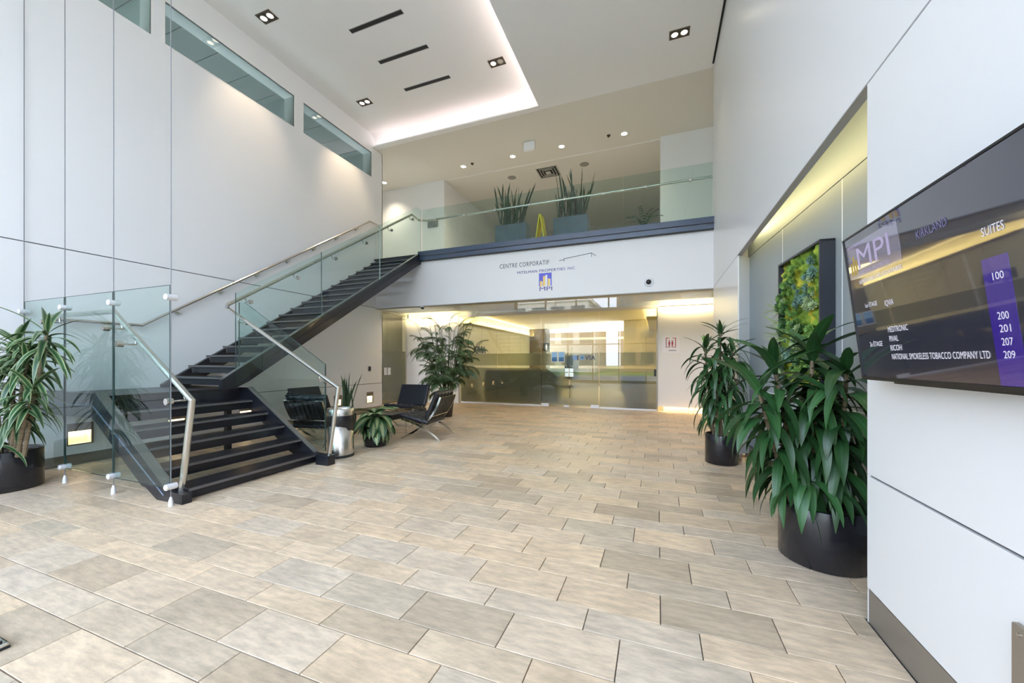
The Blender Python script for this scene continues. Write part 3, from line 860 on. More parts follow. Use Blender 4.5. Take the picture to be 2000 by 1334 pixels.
twin_downlight(-6.67, 4.93, ZI, 'twin square downlight nearest the long high window')
twin_downlight(-6.65, 7.40, ZI, 'twin square downlight near the far end of the left wall')
twin_downlight(-3.16, 7.40, ZI, 'twin square downlight with one lamp out, by the cove', dead=True)
twin_downlight(0.373, 7.55, ZO, 'twin square downlight on the lower ceiling near the right wall')
def aim(src, dst):
    return (Vector(dst) - Vector(src)).to_track_quat('-Z', 'Y').to_euler()
for (x, y, z, p, tgt) in ((-6.67, 4.93, ZI, 55, (-7.5, 5.15, 5.4)), (-6.65, 7.40, ZI, 80, (-7.5, 7.6, 5.3)), (-3.16, 7.40, ZI, 25, (-3.1, 7.4, 0)), (0.373, 7.55, ZO, 30, (0.5, 7.6, 0))):
    src = (x, y, z - 0.03)
    spot('downlight_beam', src, p, angle=62, blend=0.9, rot=aim(src, tgt), color=(1, 0.76, 0.5), radius=0.08)

for i, y in enumerate((5.72, 6.53, 7.40)):
    lab = ['black linear air slot nearest the camera in the coffered ceiling', 'black linear air slot, middle one of the three in the coffer',
           'black linear air slot of the coffer nearest the lit cove'][i]
    t_ = thing('air_slot', lab, 'air vent', (-4.885, y, ZI), 0, 'linear air slots in the coffer')
    bm = nb()
    bx(bm, -0.60, 0.60, 0.040, 0.052, -0.004, 0.002); bx(bm, -0.60, 0.60, -0.052, -0.040, -0.004, 0.002)
    obj('slot_frame', bm, mat('slot_frame_grey', (0.4, 0.4, 0.4), 0.5), t_)
    obj('slot_opening', box(-0.595, 0.595, -0.040, 0.040, -0.003, 0.001), M_BLACK, t_)

for i, x in enumerate((-8.49, -5.53, -3.92, -2.475, -0.81)):
    lab = ['round mezzanine downlight beside the yellow-lit wall', 'round mezzanine downlight nearest the white wall corner on the left',
           'round mezzanine downlight just left of the white exit box', 'round mezzanine downlight just right of the white exit box',
           'round mezzanine downlight nearest the right wall'][i]
    t_ = thing('round_downlight', lab, 'ceiling light', (x, 10.36, ZO), 0, 'round downlights over the mezzanine')
    obj('ring', lathe(nb(), [(0.075, 0), (0.10, 0), (0.10, -0.008), (0.075, -0.012)], 24), M_PAINT, t_)
    obj('lamp', lathe(nb(), [(0, -0.008), (0.075, -0.006), (0.075, 0)], 24), M_LAMPC, t_)
    spot('downlight_beam', (x, 10.36, ZO - 0.03), 60, angle=110, blend=0.9, color=(1, 0.87, 0.66), radius=0.07)
for x, y, lab in ((0.62, 9.85, 'round recessed downlight in the hall ceiling near the right wall'), (-6.95, 9.65, 'round recessed downlight in the hall ceiling above the palm'), (-3.2, 9.8, 'round recessed downlight in the hall ceiling before the glass doors')):
    t_ = thing('hall_downlight', lab, 'ceiling light', (x, y, 3.08), 0, 'round downlights of the lower hall')
    obj('ring', lathe(nb(), [(0.11, 0), (0.15, 0), (0.15, -0.008), (0.11, -0.012)], 28), M_PAINT, t_)
    obj('lamp', lathe(nb(), [(0, -0.006), (0.11, -0.005), (0.11, 0)], 28), emis('hall_lamp', (1.0, 0.80, 0.48), 1.1), t_)
    spot('downlight_beam', (x, y, 3.05), 24, angle=130, blend=0.8, color=(1, 0.72, 0.38), radius=0.1)
ex = thing('exit_light_box', 'white box light hanging under the mezzanine ceiling', 'exit light', (-3.24, 9.84, ZO))
obj('box', bevelled(-0.155, 0.155, -0.04, 0.04, -0.24, -0.01, 0.006), mat('box_white', (0.85, 0.85, 0.85), 0.4), ex)
obj('mount', box(-0.12, 0.12, -0.03, 0.03, -0.012, 0), M_PAINT, ex)
vt = thing('ceiling_diffuser', 'square stepped air diffuser in the mezzanine ceiling', 'air vent', (-3.2, 11.62, ZO))
for k, s in enumerate((0.33, 0.25, 0.17)):
    bm = nb()
    for (a, b, c, d) in ((-s, s, s - 0.03, s), (-s, s, -s, -s + 0.03), (-s, -s + 0.03, -s, s), (s - 0.03, s, -s, s)):
        bx(bm, a, b, c, d, -0.012 - 0.006 * k, 0)
    obj('louver_ring', bm, mat('vent_grey', (0.42, 0.40, 0.34), 0.6), vt)
obj('centre_plate', bevelled(-0.08, 0.08, -0.08, 0.08, -0.03, -0.02, 0.003), mat('vent_plate', (0.55, 0.52, 0.46), 0.5), vt)
obj('dark_core', box(-0.31, 0.31, -0.31, 0.31, -0.003, 0.001), M_BLACK, vt)
for x, lab in ((-4.4, 'round grey ceiling speaker left of the square diffuser'), (-2.06, 'round grey ceiling speaker right of the square diffuser')):
    t_ = thing('ceiling_speaker', lab, 'speaker', (x, 11.55, ZO), 0, 'ceiling speakers')
    obj('grille', lathe(nb(), [(0, -0.008), (0.12, -0.007), (0.14, -0.002), (0.14, 0)], 24), mat('speaker_grey', (0.30, 0.28, 0.24), 0.7), t_)
for x, y, lab in ((-5.2, 10.3, 'small dark sprinkler head left on the mezzanine ceiling'), (-1.2, 10.3, 'small dark sprinkler head right on the mezzanine ceiling')):
    t_ = tag(obj('sprinkler_head', lathe(nb(), [(0, -0.045), (0.03, -0.04), (0.02, -0.02), (0.05, -0.006), (0.05, 0)], 14), mat('dark_brass', (0.08, 0.07, 0.05), 0.4, 0.6), loc=(x, y, ZO)), lab, 'sprinkler', 'sprinkler heads')
wv = thing('wall_vent', 'small grey air grille on the white mezzanine wall', 'air vent', (-6.95, 10.89, 5.84))
for s in (-1, 1):
    obj('grille_frame', bevelled(-0.20 if s < 0 else 0.01, -0.01 if s < 0 else 0.20, -0.012, 0.005, 0.0, 0.27, 0.003), mat('grille_grey', (0.30, 0.32, 0.31), 0.5), wv)
for k in range(6):
    obj('louver', box(-0.19, 0.19, -0.018, -0.012, 0.025 + 0.04 * k, 0.04 + 0.04 * k), mat('louver_grey', (0.22, 0.24, 0.23), 0.5), wv)

# cameras, readers
cm = thing('security_camera', 'grey dome security camera on the white balcony face', 'security camera', (-0.173, YS, 3.09))
obj('ring', tube(nb(), [(0, 0, 0), (0, -0.03, 0)], [0.10, 0.085], 24), mat('camera_white', (0.75, 0.76, 0.78), 0.4), cm, smooth=False)
bm = nb(); bmesh.ops.create_uvsphere(bm, u_segments=16, v_segments=10, radius=0.055); bmesh.ops.translate(bm, vec=(0, -0.03, 0), verts=bm.verts[:])
obj('dome', bm, M_PLASTIC, cm, smooth=True)
cm = thing('security_camera', 'small dark dome camera under the balcony edge', 'security camera', (-5.87, YS + 0.04, 2.868))
obj('ring', cyl(nb(), (0, 0, 0), (0, 0, -0.025), 0.06, 20), mat('camera_white'), cm)
bm = nb(); bmesh.ops.create_uvsphere(bm, u_segments=16, v_segments=10, radius=0.045); bmesh.ops.translate(bm, vec=(0, 0, -0.03), verts=bm.verts[:])
obj('dome', bm, M_PLASTIC, cm, smooth=True)
cr = thing('card_reader', 'small black card reader on the white wall by the snake plant', 'card reader', (XL, 8.42, 1.20))
obj('reader_body', bevelled(0, 0.02, -0.045, 0.045, -0.065, 0.065, 0.006), M_PLASTIC, cr)
obj('reader_face', box(0.02, 0.023, -0.03, 0.03, -0.045, 0.045), mat('reader_face', (0.03, 0.03, 0.035), 0.2), cr)
wp = thing('floor_box_plate', 'tall brown metal plate low on the television wall', 'wall plate', (XR, 1.5, 0.2))
obj('plate', bevelled(-0.02, 0.0, -0.24, 0.18, 0.02, 0.385, 0.003), mat('plate_bronze', (0.28, 0.23, 0.18), 0.4, 0.3), wp)
obj('screw', cyl(nb(), (-0.024, 0.15, 0.36), (-0.02, 0.15, 0.36), 0.006, 8), M_CHROME, wp)

# recessed low wall lights
NL = ['low recessed wall light behind the tall glass screen', 'low recessed wall light under the stair landing', 'low recessed wall light under the open upper treads',
      'low recessed wall light hidden behind the leather chairs', 'low recessed wall light just above the steel bin', 'low recessed wall light between snake plant and glass door']
M_GLOW = mat('niche_reflector', (0.86, 0.76, 0.60), 0.5)
def wall_light(label, loc, rot=0.0, flip=1):
    t_ = thing('recessed_wall_light', label, 'wall light', loc, rot, 'low recessed wall lights')
    f = flip
    bm = nb()
    for (a, b, c, d) in ((-0.13, 0.13, 0.135, 0.15), (-0.13, 0.13, -0.15, -0.135), (-0.13, -0.115, -0.135, 0.135), (0.115, 0.13, -0.135, 0.135)):
        bx(bm, -0.02 * f, 0.004 * f, a, b, c, d)
    obj('frame', bm, M_BRONZE, t_)
    obj('shield', box(min(-0.03 * f, 0.0), max(-0.03 * f, 0.0), -0.115, 0.115, 0.04, 0.135), mat('bronze_shield', (0.25, 0.21, 0.16), 0.4, 0.4), t_)
    bm = nb(); D = -0.12 * f
    bx(bm, min(D, D - 0.01 * f), max(D, D - 0.01 * f), -0.115, 0.115, -0.135, 0.135)
    x0, x1 = min(D, 0), max(D, 0)
    bx(bm, x0, x1, -0.125, -0.115, -0.135, 0.135); bx(bm, x0, x1, 0.115, 0.125, -0.135, 0.135)
    bx(bm, x0, x1, -0.115, 0.115, -0.145, -0.135); bx(bm, x0, x1, -0.115, 0.115, 0.135, 0.145)
    obj('reflector_box', bm, M_GLOW, t_)
    obj('lamp', box(min(-0.10 * f, -0.04 * f), max(-0.10 * f, -0.04 * f), -0.09, 0.09, 0.045, 0.055), emis('niche_lamp', (1.0, 0.82, 0.55), 11), t_)
    return t_
for k, yy in enumerate(NY):
    wall_light(NL[k], (XL, yy, 0.41))
nl = thing('recessed_wall_light', 'low recessed light in the grey niche wall behind the plants', 'wall light', (XB(5.81), 5.81, 0.35), math.atan(0.0774), 'low recessed wall lights')
obj('reflector_box', box(0.03, 0.04, -0.17, 0.17, -0.08, 0.08), emis('niche_lamp_soft', (1.0, 0.72, 0.40), 1.0), nl)
obj('frame', holed('x', -0.004, 0.01, -0.18, 0.18, -0.09, 0.09, [(-0.165, 0.165, -0.075, 0.075)]), M_BRONZE, nl)

# ================================================================== STAIRCASE
stair = thing('staircase', 'dark steel open-riser staircase turning at a landing by the left wall', 'staircase', (-5.0, 3.2, 0))
SO = Vector((-5.0, 3.2, 0))
def sobj(name, bm, m, **k):
    bmesh.ops.translate(bm, vec=-SO, verts=bm.verts[:])
    return obj(name, bm, m, stair, **k)
ZL = 0.995
# front stringer (outer face y=2.33)
FP = [(-7.38, 1.04), (-5.88, 1.04), (-4.58, 0.115), (-4.33, 0.095), (-4.33, 0.0), (-4.74, 0.0), (-4.93, 0.10), (-5.00, 0.11), (-5.93, 0.76), (-7.38, 0.76)]
sobj('stringer', prism(nb(), FP, 'y', 2.335, 2.42), M_STEELB)
# fine pale mid line on the stringer
ML = [(-7.38, 0.905), (-5.93, 0.905), (-4.62, 0.0 + 0.06)]
bm = nb()
for a, b in zip(ML, ML[1:]):
    d = Vector((b[0] - a[0], b[1] - a[1])).normalized(); n = Vector((-d.y, d.x)) * 0.005
    prism(bm, [(a[0] + n.x, a[1] + n.y), (b[0] + n.x, b[1] + n.y), (b[0] - n.x, b[1] - n.y), (a[0] - n.x, a[1] - n.y)], 'y', 2.329, 2.336)
sobj('mid_line', bm, mat('pale_steel', (0.30, 0.36, 0.48), 0.25, 0.4))
# rear stringer of the lower flight
RP = [(-6.05, 1.0), (-5.88, 1.0), (-4.50, 0.115), (-4.27, 0.095), (-4.27, 0.0), (-4.70, 0.0), (-5.00, 0.11), (-5.93, 0.76), (-6.05, 0.80)]
sobj('stringer', prism(nb(), RP, 'y', 4.02, 4.09), M_STEELB)
# landing
sobj('landing', box(-7.38, -6.05, 2.42, 4.10, 0.945, ZL), M_TREAD)
sobj('landing_edge', box(-6.10, -6.04, 2.42, 4.02, 0.80, 0.945), M_STEELB)
sobj('landing_edge', box(-7.38, -6.05, 4.02, 4.10, 0.76, 0.945), M_STEELB)
sobj('landing_post', box(-6.24, -6.17, 3.92, 3.99, 0.0, 0.945), M_STEELB)
# lower treads
for i in range(5):
    z = 0.125 + 0.174 * i; x = -4.395 - 0.335 * i
    t_ = sobj('tread', bevelled(x - 0.315, x, 2.425, 4.015, z - 0.035, z, 0.006), M_TREAD)
    obj('nosing', box(x - 0.012 - SO.x, x + 0.002 - SO.x, 2.43 - SO.y, 4.01 - SO.y, z - 0.030, z - 0.004), M_NOSE, t_)
    sobj('riser_plate', box(x - 0.065, x - 0.045, 2.43, 4.01, z - 0.13 if i else 0.01, z - 0.035), M_STEELB)
    sobj('bracket', box(x - 0.16, x - 0.15, 3.98, 4.018, z - 0.13 if i else 0.01, z - 0.036), M_CHROME)
x = -6.05
sobj('riser_plate', box(x - 0.03, x - 0.01, 2.43, 4.01, ZL - 0.13, ZL - 0.04), M_STEELB)
# upper flight
Y0, RUN, RISE = 3.75, 0.270, 0.1713
def nosez(yy): return ZL + RISE * (1 + (yy - Y0) / RUN)
for k in range(1, 19):
    z = ZL + RISE * k; y = Y0 + RUN * (k - 1)
    t_ = sobj('tread', bevelled(-7.30, -5.94, y, y + 0.285, z - 0.035, z, 0.006), M_TREAD)
    obj('nosing', box(-7.29 - SO.x, -5.95 - SO.x, y - 0.003 - SO.y, y + 0.012 - SO.y, z - 0.030, z - 0.004), M_NOSE, t_)
    sobj('riser_plate', box(-7.28, -5.95, y + 0.05, y + 0.07, z - 0.125, z - 0.035), M_STEELB)
    if k < 6: sobj('bracket', box(-7.27, -7.26, y + 0.04, y + 0.05, z - 0.12, z - 0.036), M_CHROME)
sobj('top_plate', box(-7.38, -5.94, 8.58, 8.82, 4.205, 4.245), M_TREAD)
def topz(yy): return 2.22 + 0.6338 * (yy - 5.376)
def ust(x0, x1, y_a=3.66):
    pts = [(y_a, topz(y_a) - 0.0), (8.62, topz(8.62)), (8.62, topz(8.62) - 0.29), (8.45, topz(8.45) - 0.285), (4.05, topz(4.05) - 0.285), (3.85, 1.0), (y_a, 1.0)]
    return prism(nb(), pts, 'x', x0, x1)
sobj('stringer', ust(-5.94, -5.87), M_STEELB)
b_ = ust(-7.38, -7.31); bmesh.ops.translate(b_, vec=(0, 0.02, -0.09), verts=b_.verts[:]); sobj('stringer', b_, M_STEELB)
# black strip painted as the shade of a recess, and light flange on outer face of the upper stringer
bm = nb()
prism(bm, [(4.0, topz(4.0) - 0.125), (8.6, topz(8.6) - 0.125), (8.6, topz(8.6) - 0.140), (4.0, topz(4.0) - 0.140)], 'x', -5.871, -5.866)
sobj('shadow_line', bm, M_BLACK)
bm = prism(nb(), [(3.7, topz(3.7) + 0.012), (8.6, topz(8.6) + 0.012), (8.6, topz(8.6)), (3.7, topz(3.7))], 'x', -5.94, -5.868)
sobj('glazing_channel', bm, mat('channel_grey', (0.16, 0.16, 0.15), 0.4, 0.3))
bm = prism(nb(), [(-5.88, 1.040), (-4.58, 0.115), (-4.58, 0.127), (-5.87, 1.052)], 'y', 2.335, 2.42)
sobj('glazing_channel', bm, mat('channel_grey'))
bm = prism(nb(), [(-5.86, 1.0), (-4.50, 0.117), (-4.50, 0.129), (-5.85, 1.012)], 'y', 4.02, 4.09)
sobj('glazing_channel', bm, mat('channel_grey'))

# ---- glass balustrades
M_EDGE = mat('dark_glass_edge', (0.03, 0.06, 0.055), 0.2)
M_EDGEL = mat('pale_glass_edge', (0.45, 0.55, 0.52), 0.2)
def bracket(parent, O, pglass, prail, n, disc=0.030):
    """disc on glass at pglass with normal n, arm to prail"""
    pg_, pr_ = Vector(pglass) - O, Vector(prail) - O; n = Vector(n)
    b = nb(); cyl(b, pg_ - n * 0.02, pg_ + n * 0.022, disc, 16)
    o = obj('glass_disc', b, M_CHROME, parent)
    mid = pg_ + n * ((pr_ - pg_).dot(n))
    b = nb(); tube(b, [pg_, mid, pr_], 0.008, 8)
    obj('bracket_arm', b, M_CHROME, parent, smooth=True)

def gl_prism(parent, O, pts, axis, a, b, m=M_GLASS, name='glass_panel'):
    bm = prism(nb(), pts, axis, a, b); bmesh.ops.translate(bm, vec=-O, verts=bm.verts[:])
    return obj(name, bm, m, parent)

# lower right balustrade
O = Vector((-5.1, 4.06, 0))
lb = thing('lower_balustrade', 'glass balustrade with steel handrail beside the steel bin', 'balustrade', O)
gl_prism(lb, O, [(-6.10, 1.02), (-5.87, 1.02), (-4.36, 0.14), (-4.33, 1.36), (-5.98, 2.32), (-6.10, 2.32)], 'y', 4.05, 4.062)
e_ = nb(); bx(e_, -4.336 + 5.1, -4.326 + 5.1, -0.011, 0.003, 0.15, 1.36); bx(e_, -6.102 + 5.1, -6.098 + 5.1, -0.011, 0.003, 1.02, 2.32)
tube(e_, [(-5.98 + 5.1, -0.004, 2.32), (-4.33 + 5.1, -0.004, 1.36)], 0.005, 4)
obj('glass_edge', e_, M_EDGE, lb.children[0])
H0 = Vector((-6.19, 3.93, 2.235))
bm = tube(nb(), [H0 - O, Vector((-4.00, 3.96, 1.05)) - O, Vector((-4.17, 3.97, 0.125)) - O], 0.027, 14)
obj('handrail', bm, M_CHROME, lb, smooth=False)
obj('post_foot', box(-4.34 + 5.1, -4.12 + 5.1, 3.90 - 4.06, 4.02 - 4.06, 0.0, 0.13), M_STEELB, lb)
for s in (0.12, 0.85):
    p = H0.lerp(Vector((-4.00, 3.96, 1.05)), s)
    bracket(lb, O, (p.x, 4.048, p.z - 0.10), p, (0, -1, 0))

# upper balustrade
O = Vector((-5.86, 6.2, 2.5))
ub = thing('upper_balustrade', 'sloping glass balustrade with steel handrail along the upper flight', 'balustrade', O)
JY = [3.84, 5.40, 7.00, 8.60]
for a, b in zip(JY, JY[1:]):
    a2, b2 = a + 0.004, b - 0.004
    def gt(yy): return min(2.42 + (yy - 3.84) * 0.655, 5.42)
    pts = [(a2, topz(a2) - 0.02 if a2 > 4 else 1.03), (b2, topz(b2) - 0.02), (b2, gt(b2))]
    if gt(b2) >= 5.42: pts += [(3.84 + 3.0 / 0.655, 5.42)]
    pts += [(a2, gt(a2))]
    g_ = gl_prism(ub, O, pts, 'x', -5.866, -5.854)
    e_ = nb()
    for q in (a2, b2): bx(e_, -5.8665 - O.x, -5.8535 - O.x, q - 0.002 - O.y, q + 0.002 - O.y, topz(max(q, 3.9)) - O.z, gt(q) - O.z)
    obj('glass_edge', e_, M_EDGEL if a > 4 else M_EDGE, g_)
HR = [H0, Vector((-5.95, 3.96, 2.33)), Vector((-5.95, 8.32, 5.20)), Vector((-5.95, 8.60, 5.165)), Vector((-5.80, 8.72, 5.165))]
bm = tube(nb(), [Vector((-6.19, 3.93, 2.235)) - O, Vector((-5.95, 3.80, 2.25)) - O] + [h - O for h in HR[2:]], 0.027, 14)
obj('handrail', bm, M_CHROME, ub)
A_, B_ = Vector((-5.95, 3.80, 2.25)), Vector((-5.95, 8.32, 5.20))
for k in range(6):
    p = A_.lerp(B_, 0.05 + 0.185 * k)
    bracket(ub, O, (-5.868, p.y + 0.05, p.z - 0.08), p, (-1, 0, 0))

# wall handrail
O = Vector((-7.3, 5.0, 2.5))
wh = thing('wall_handrail', 'steel handrail fixed along the left wall above the stairs', 'handrail', O)
WP = [(-7.31, 2.42, 1.95), (-7.31, 3.42, 1.95), (-7.31, 8.33, 5.21), (-7.31, 8.72, 5.21), (-7.31, 8.72, 4.27)]
bm = tube(nb(), [Vector(p) - O for p in WP], 0.022, 12)
obj('rail', bm, M_CHROME, wh)
for k in range(7):
    p = Vector(WP[1]).lerp(Vector(WP[2]), 0.1 + 0.135 * k)
    b = tube(nb(), [p - O, p - O + Vector((0, 0, -0.07)), Vector((XL + 0.01, p.y, p.z - 0.07)) - O], 0.008, 8)
    obj('bracket_arm', b, M_CHROME, wh)
    b = cyl(nb(), Vector((XL + 0.002, p.y, p.z - 0.07)) - O, Vector((XL + 0.02, p.y, p.z - 0.07)) - O, 0.03, 14)
    obj('rose', b, M_CHROME, wh)

# front glass screen with tension cables
O = Vector((-5.85, 2.28, 0))
fs = thing('glass_screen', 'tall three-panel glass screen held by cables in front of the stairs', 'glass screen', O)
PX = [-7.36, -6.38, -5.385, -4.40]
for a, b in zip(PX, PX[1:]):
    g_ = obj('glass_panel', box(a + 0.006 - O.x, b - 0.006 - O.x, -0.006, 0.006, 0.17, 2.14), M_GLASS, fs)
    e_ = nb()
    for q in (a + 0.006, b - 0.010): bx(e_, q - O.x, q + 0.004 - O.x, -0.0065, 0.0065, 0.17, 2.14)
    bx(e_, a + 0.01 - O.x, b - 0.01 - O.x, -0.0065, 0.0065, 2.139, 2.1425); bx(e_, a + 0.01 - O.x, b - 0.01 - O.x, -0.0065, 0.0065, 0.168, 0.171)
    obj('glass_edge', e_, M_EDGE, g_)
for i, x in enumerate(PX):
    xo = x - O.x
    obj('cable', cyl(nb(), (xo, 0, 0.02), (xo, 0, ZI), 0.0045, 6), mat('steel_cable', (0.22, 0.22, 0.23), 0.5, 0.3), fs)
    for z in (0.19, 2.02):
        b = cyl(nb(), (xo, -0.05, z), (xo, 0.05, z), 0.030, 20)
        bmesh.ops.bevel(b, geom=[e for e in b.edges if abs(e.verts[0].co.y - e.verts[1].co.y) < 1e-5], offset=0.006, segments=1, affect='EDGES')
        obj('clamp', b, M_SATIN, fs, smooth=False)
    if i: obj('floor_anchor', tube(nb(), [(xo, 0, 0.0), (xo, 0, 0.05), (xo, 0, 0.09)], [0.022, 0.020, 0.008], 12), M_SATIN, fs)
# handrail on stair side of the screen
O2 = Vector((-5.4, 2.40, 0))
fh = thing('screen_handrail', 'bent steel handrail behind the tall glass screen', 'handrail', O2)
HP = [(-7.25, 2.42, 1.965), (-5.72, 2.42, 1.965), (-4.33, 2.42, 1.01), (-4.49, 2.42, 0.10)]
obj('rail', tube(nb(), [Vector(p) - O2 for p in HP], 0.030, 14), M_CHROME, fh)
for (x, z) in ((-6.9, 1.965), (-5.56, 1.85), (-5.30, 1.675), (-4.46, 1.10)):
    b = cyl(nb(), (x + 0.02 - O2.x, 2.255 - O2.y, z - 0.09), (x + 0.02 - O2.x, 2.31 - O2.y, z - 0.09), 0.032, 18)
    obj('glass_disc', b, M_CHROME, fh)
    b = tube(nb(), [(x + 0.02 - O2.x, 2.30 - O2.y, z - 0.09), (x - O2.x + 0.02, 2.42 - O2.y, z - 0.09), (x - O2.x, 2.42 - O2.y, z)], 0.009, 8)
    obj('bracket_arm', b, M_CHROME, fh)

# balcony balustrade
O = Vector((-2.4, 8.66, 4.3))
bb = thing('balcony_balustrade', 'glass balcony balustrade with steel handrail above the company sign', 'balustrade', O)
JX = [-5.856, -4.171, -2.425, -0.697, 1.05]
for a, b in zip(JX, JX[1:]):
    obj('glass_panel', box(a + 0.004 - O.x, b - 0.004 - O.x, -0.006, 0.006, -0.06, 1.135), M_GLASSB, bb)
bm = tube(nb(), [Vector((-5.80, 8.74, 5.165)) - O, Vector((1.05, 8.74, 5.175)) - O], 0.025, 14)
obj('handrail', bm, M_CHROME, bb)
for x in (-5.45, -4.60, -3.74, -2.86, -2.0, -1.13, -0.24, 0.63):
    bracket(bb, O, (x, 8.655, 5.135), (x, 8.74, 5.165), (0, 1, 0), 0.026)
obj('wall_stop', cyl(nb(), (1.03 - O.x, 0.08, 0.87), (1.055 - O.x, 0.08, 0.87), 0.035, 16), M_SATIN, bb)

# ================================================================== SIGN ON THE BALCONY FACE
M_SGREY = mat('sign_grey', (0.07, 0.075, 0.09), 0.5)
M_SBLUE = mat('sign_blue', (0.035, 0.03, 0.26), 0.4)
M_SBLUE2 = mat('sign_blue_bright', (0.10, 0.10, 0.62), 0.4)
M_SYEL = mat('sign_yellow', (0.90, 0.60, 0.12), 0.4)
sg = thing('building_sign', 'grey and blue raised lettering with a blue and yellow tower logo on the balcony face', 'sign', (-2.45, YS, 3.0))
def stext(s, size, m, x, z, w, spacing=1.0, bold=0.0):
    return text('letters', s, size, m, sg, (x, YS - 0.003, z), (1, 0, 0), (0, 0, 1), ext=0.001, spacing=spacing, bold=bold, width=w)
stext('CENTRE', 0.150, M_SGREY, -3.62, 3.672, 0.455, 1.15)
stext('CORPORATIF', 0.150, M_SGREY, -3.11, 3.672, 0.74, 1.15)
stext('MITELMAN', 0.088, M_SBLUE, -3.165, 3.505, 0.50, 1.1)
stext('PROPERTIES', 0.088, M_SBLUE, -2.61, 3.505, 0.62, 1.1)
stext('INC', 0.088, M_SBLUE, -1.935, 3.505, 0.17, 1.1)
stext('MPI', 0.135, M_SBLUE, -2.612, 3.060, 0.305, 1.0)
obj('logo_block', box(-0.16, 0.145, -0.006, 0, 0.17, 0.475), M_SBLUE2, sg)
for (a, b, h) in ((-0.135, -0.075, 0.12), (-0.06, 0.0, 0.235), (0.0, 0.04, 0.26), (0.055, 0.115, 0.17)):
    obj('logo_tower', box(a, b - 0.012, -0.010, -0.006, 0.17, 0.17 + h), M_SYEL if h != 0.26 else M_LINE, sg)
    obj('logo_tower_side', box(b - 0.012, b + 0.004, -0.010, -0.006, 0.17, 0.17 + h - 0.01), M_LINE, sg)
obj('roofline_mark', tube(nb(), [(0.335, -0.008, 0.715), (0.345, -0.008, 0.735), (0.44, -0.008, 0.742)], 0.005, 6), M_SGREY, sg)
obj('roofline_mark', tube(nb(), [(0.44, -0.008, 0.70), (0.44, -0.008, 0.765), (1.065, -0.008, 0.835), (1.065, -0.008, 0.745)], 0.005, 6), M_SGREY, sg)
obj('roofline_mark', tube(nb(), [(1.065, -0.008, 0.835), (1.16, -0.008, 0.765)], 0.005, 6), M_SGREY, sg)

# ================================================================== TELEVISION
TA = Vector((0.86, 2.355, 1.997)); TUP = Vector((-0.1165, 0, 0.993)).normalized(); TX = Vector((0, -1, 0)); TN = TX.cross(TUP)
tv = thing('television', 'large black wall television showing a tenant directory, tilted down', 'television', (0.86, 1.75, 1.31))
tv0 = tv.matrix_basis.translation
def tvbox(s0, s1, t0, t1, d0, d1):
    bm = nb(); vs = []
    for d in (d0, d1):
        for (s, t) in ((s0, t0), (s1, t0), (s1, t1), (s0, t1)):
            vs.append(bm.verts.new(TA + TX * s - TUP * t + TN * d - tv0))
    for f in ((0, 1, 2, 3), (7, 6, 5, 4), (0, 4, 5, 1), (1, 5, 6, 2), (2, 6, 7, 3), (3, 7, 4, 0)):
        bm.faces.new([vs[i] for i in f])
    bmesh.ops.recalc_face_normals(bm, faces=bm.faces[:])
    return bm
obj('case', tvbox(0, 1.23, 0, 0.688, -0.035, -0.002), M_PLASTIC, tv)
M_SCREEN = mat('glossy_screen', (0.012, 0.013, 0.022), 0.03, 0.0, 1.0, emit=(0.10, 0.11, 0.20), estr=0.05, coat=1.0)
obj('screen', tvbox(0.008, 1.222, 0.008, 0.672, -0.002, 0.0), M_SCREEN, tv)
bm = tvbox(0, 1.23, 0, 0.007, -0.002, 0.004)
obj('bezel', bm, M_PLASTIC, tv)
obj('bezel', tvbox(0, 0.007, 0, 0.688, -0.002, 0.004), M_PLASTIC, tv)
obj('bezel', tvbox(0, 1.23, 0.673, 0.688, -0.002, 0.004), M_PLASTIC, tv)
obj('speaker_bar', tvbox(0.25, 0.95, 0.680, 0.697, -0.03, -0.004), M_PLASTIC, tv)
b = nb(); bx(b, 0.125, 0.194, -0.30, 0.30, 0.12, 0.50); obj('wall_bracket', b, M_BLACK, tv)
M_SCOL = mat('screen_purple', (0.01, 0.005, 0.05), 0.03, 0, 1.0, emit=(0.05, 0.02, 0.40), estr=0.20, coat=1.0)
obj('screen_column', tvbox(0.805, 0.897, 0.30, 0.672, 0.0, 0.0006), M_SCOL, tv)
M_SHDR = mat('screen_header', (0.05, 0.05, 0.06), 0.03, 0, 1.0, emit=(0.42, 0.40, 0.62), estr=0.12, coat=1.0)
obj('screen_header', tvbox(0.03, 0.44, 0.045, 0.205, 0.0, 0.0006), M_SHDR, tv)
M_SW = emis('screen_white_text', (0.72, 0.73, 0.85), 0.42)
M_SD = mat('screen_dark_text', (0.02, 0.02, 0.06), 0.3, emit=(0.06, 0.06, 0.13), estr=0.6)
M_SG = mat('screen_grey_text', (0.10, 0.09, 0.15), 0.3, emit=(0.18, 0.16, 0.26), estr=0.6)
def tvtext(s, st, t, h, m, w=None, bold=0.0):
    p = TA + TX * st - TUP * t + TN * 0.0012
    return text('screen_text', s, h * 1.42, m, tv, p, TX, TUP, ext=0.0, bold=bold, width=w)
tvtext('KIRKLAND', 0.538, 0.156, 0.030, M_SD, 0.157, 0.0004)
tvtext('SUITES', 0.822, 0.235, 0.026, M_SW, 0.078)
tvtext('MPI', 0.10, 0.165, 0.095, M_SG, 0.26)
tvtext('CENTRE CORPORATIF', 0.03, 0.060, 0.012, M_SG, 0.16)
tvtext('MITELMAN PROPERTIES', 0.10, 0.195, 0.015, M_SG, 0.26)
tvtext('RÉPERTOIRE DES LOCATAIRES', 0.10, 0.238, 0.018, M_SW, 0.33)
tvtext('1er ÉTAGE', 0.117, 0.352, 0.020, M_SW, 0.10)
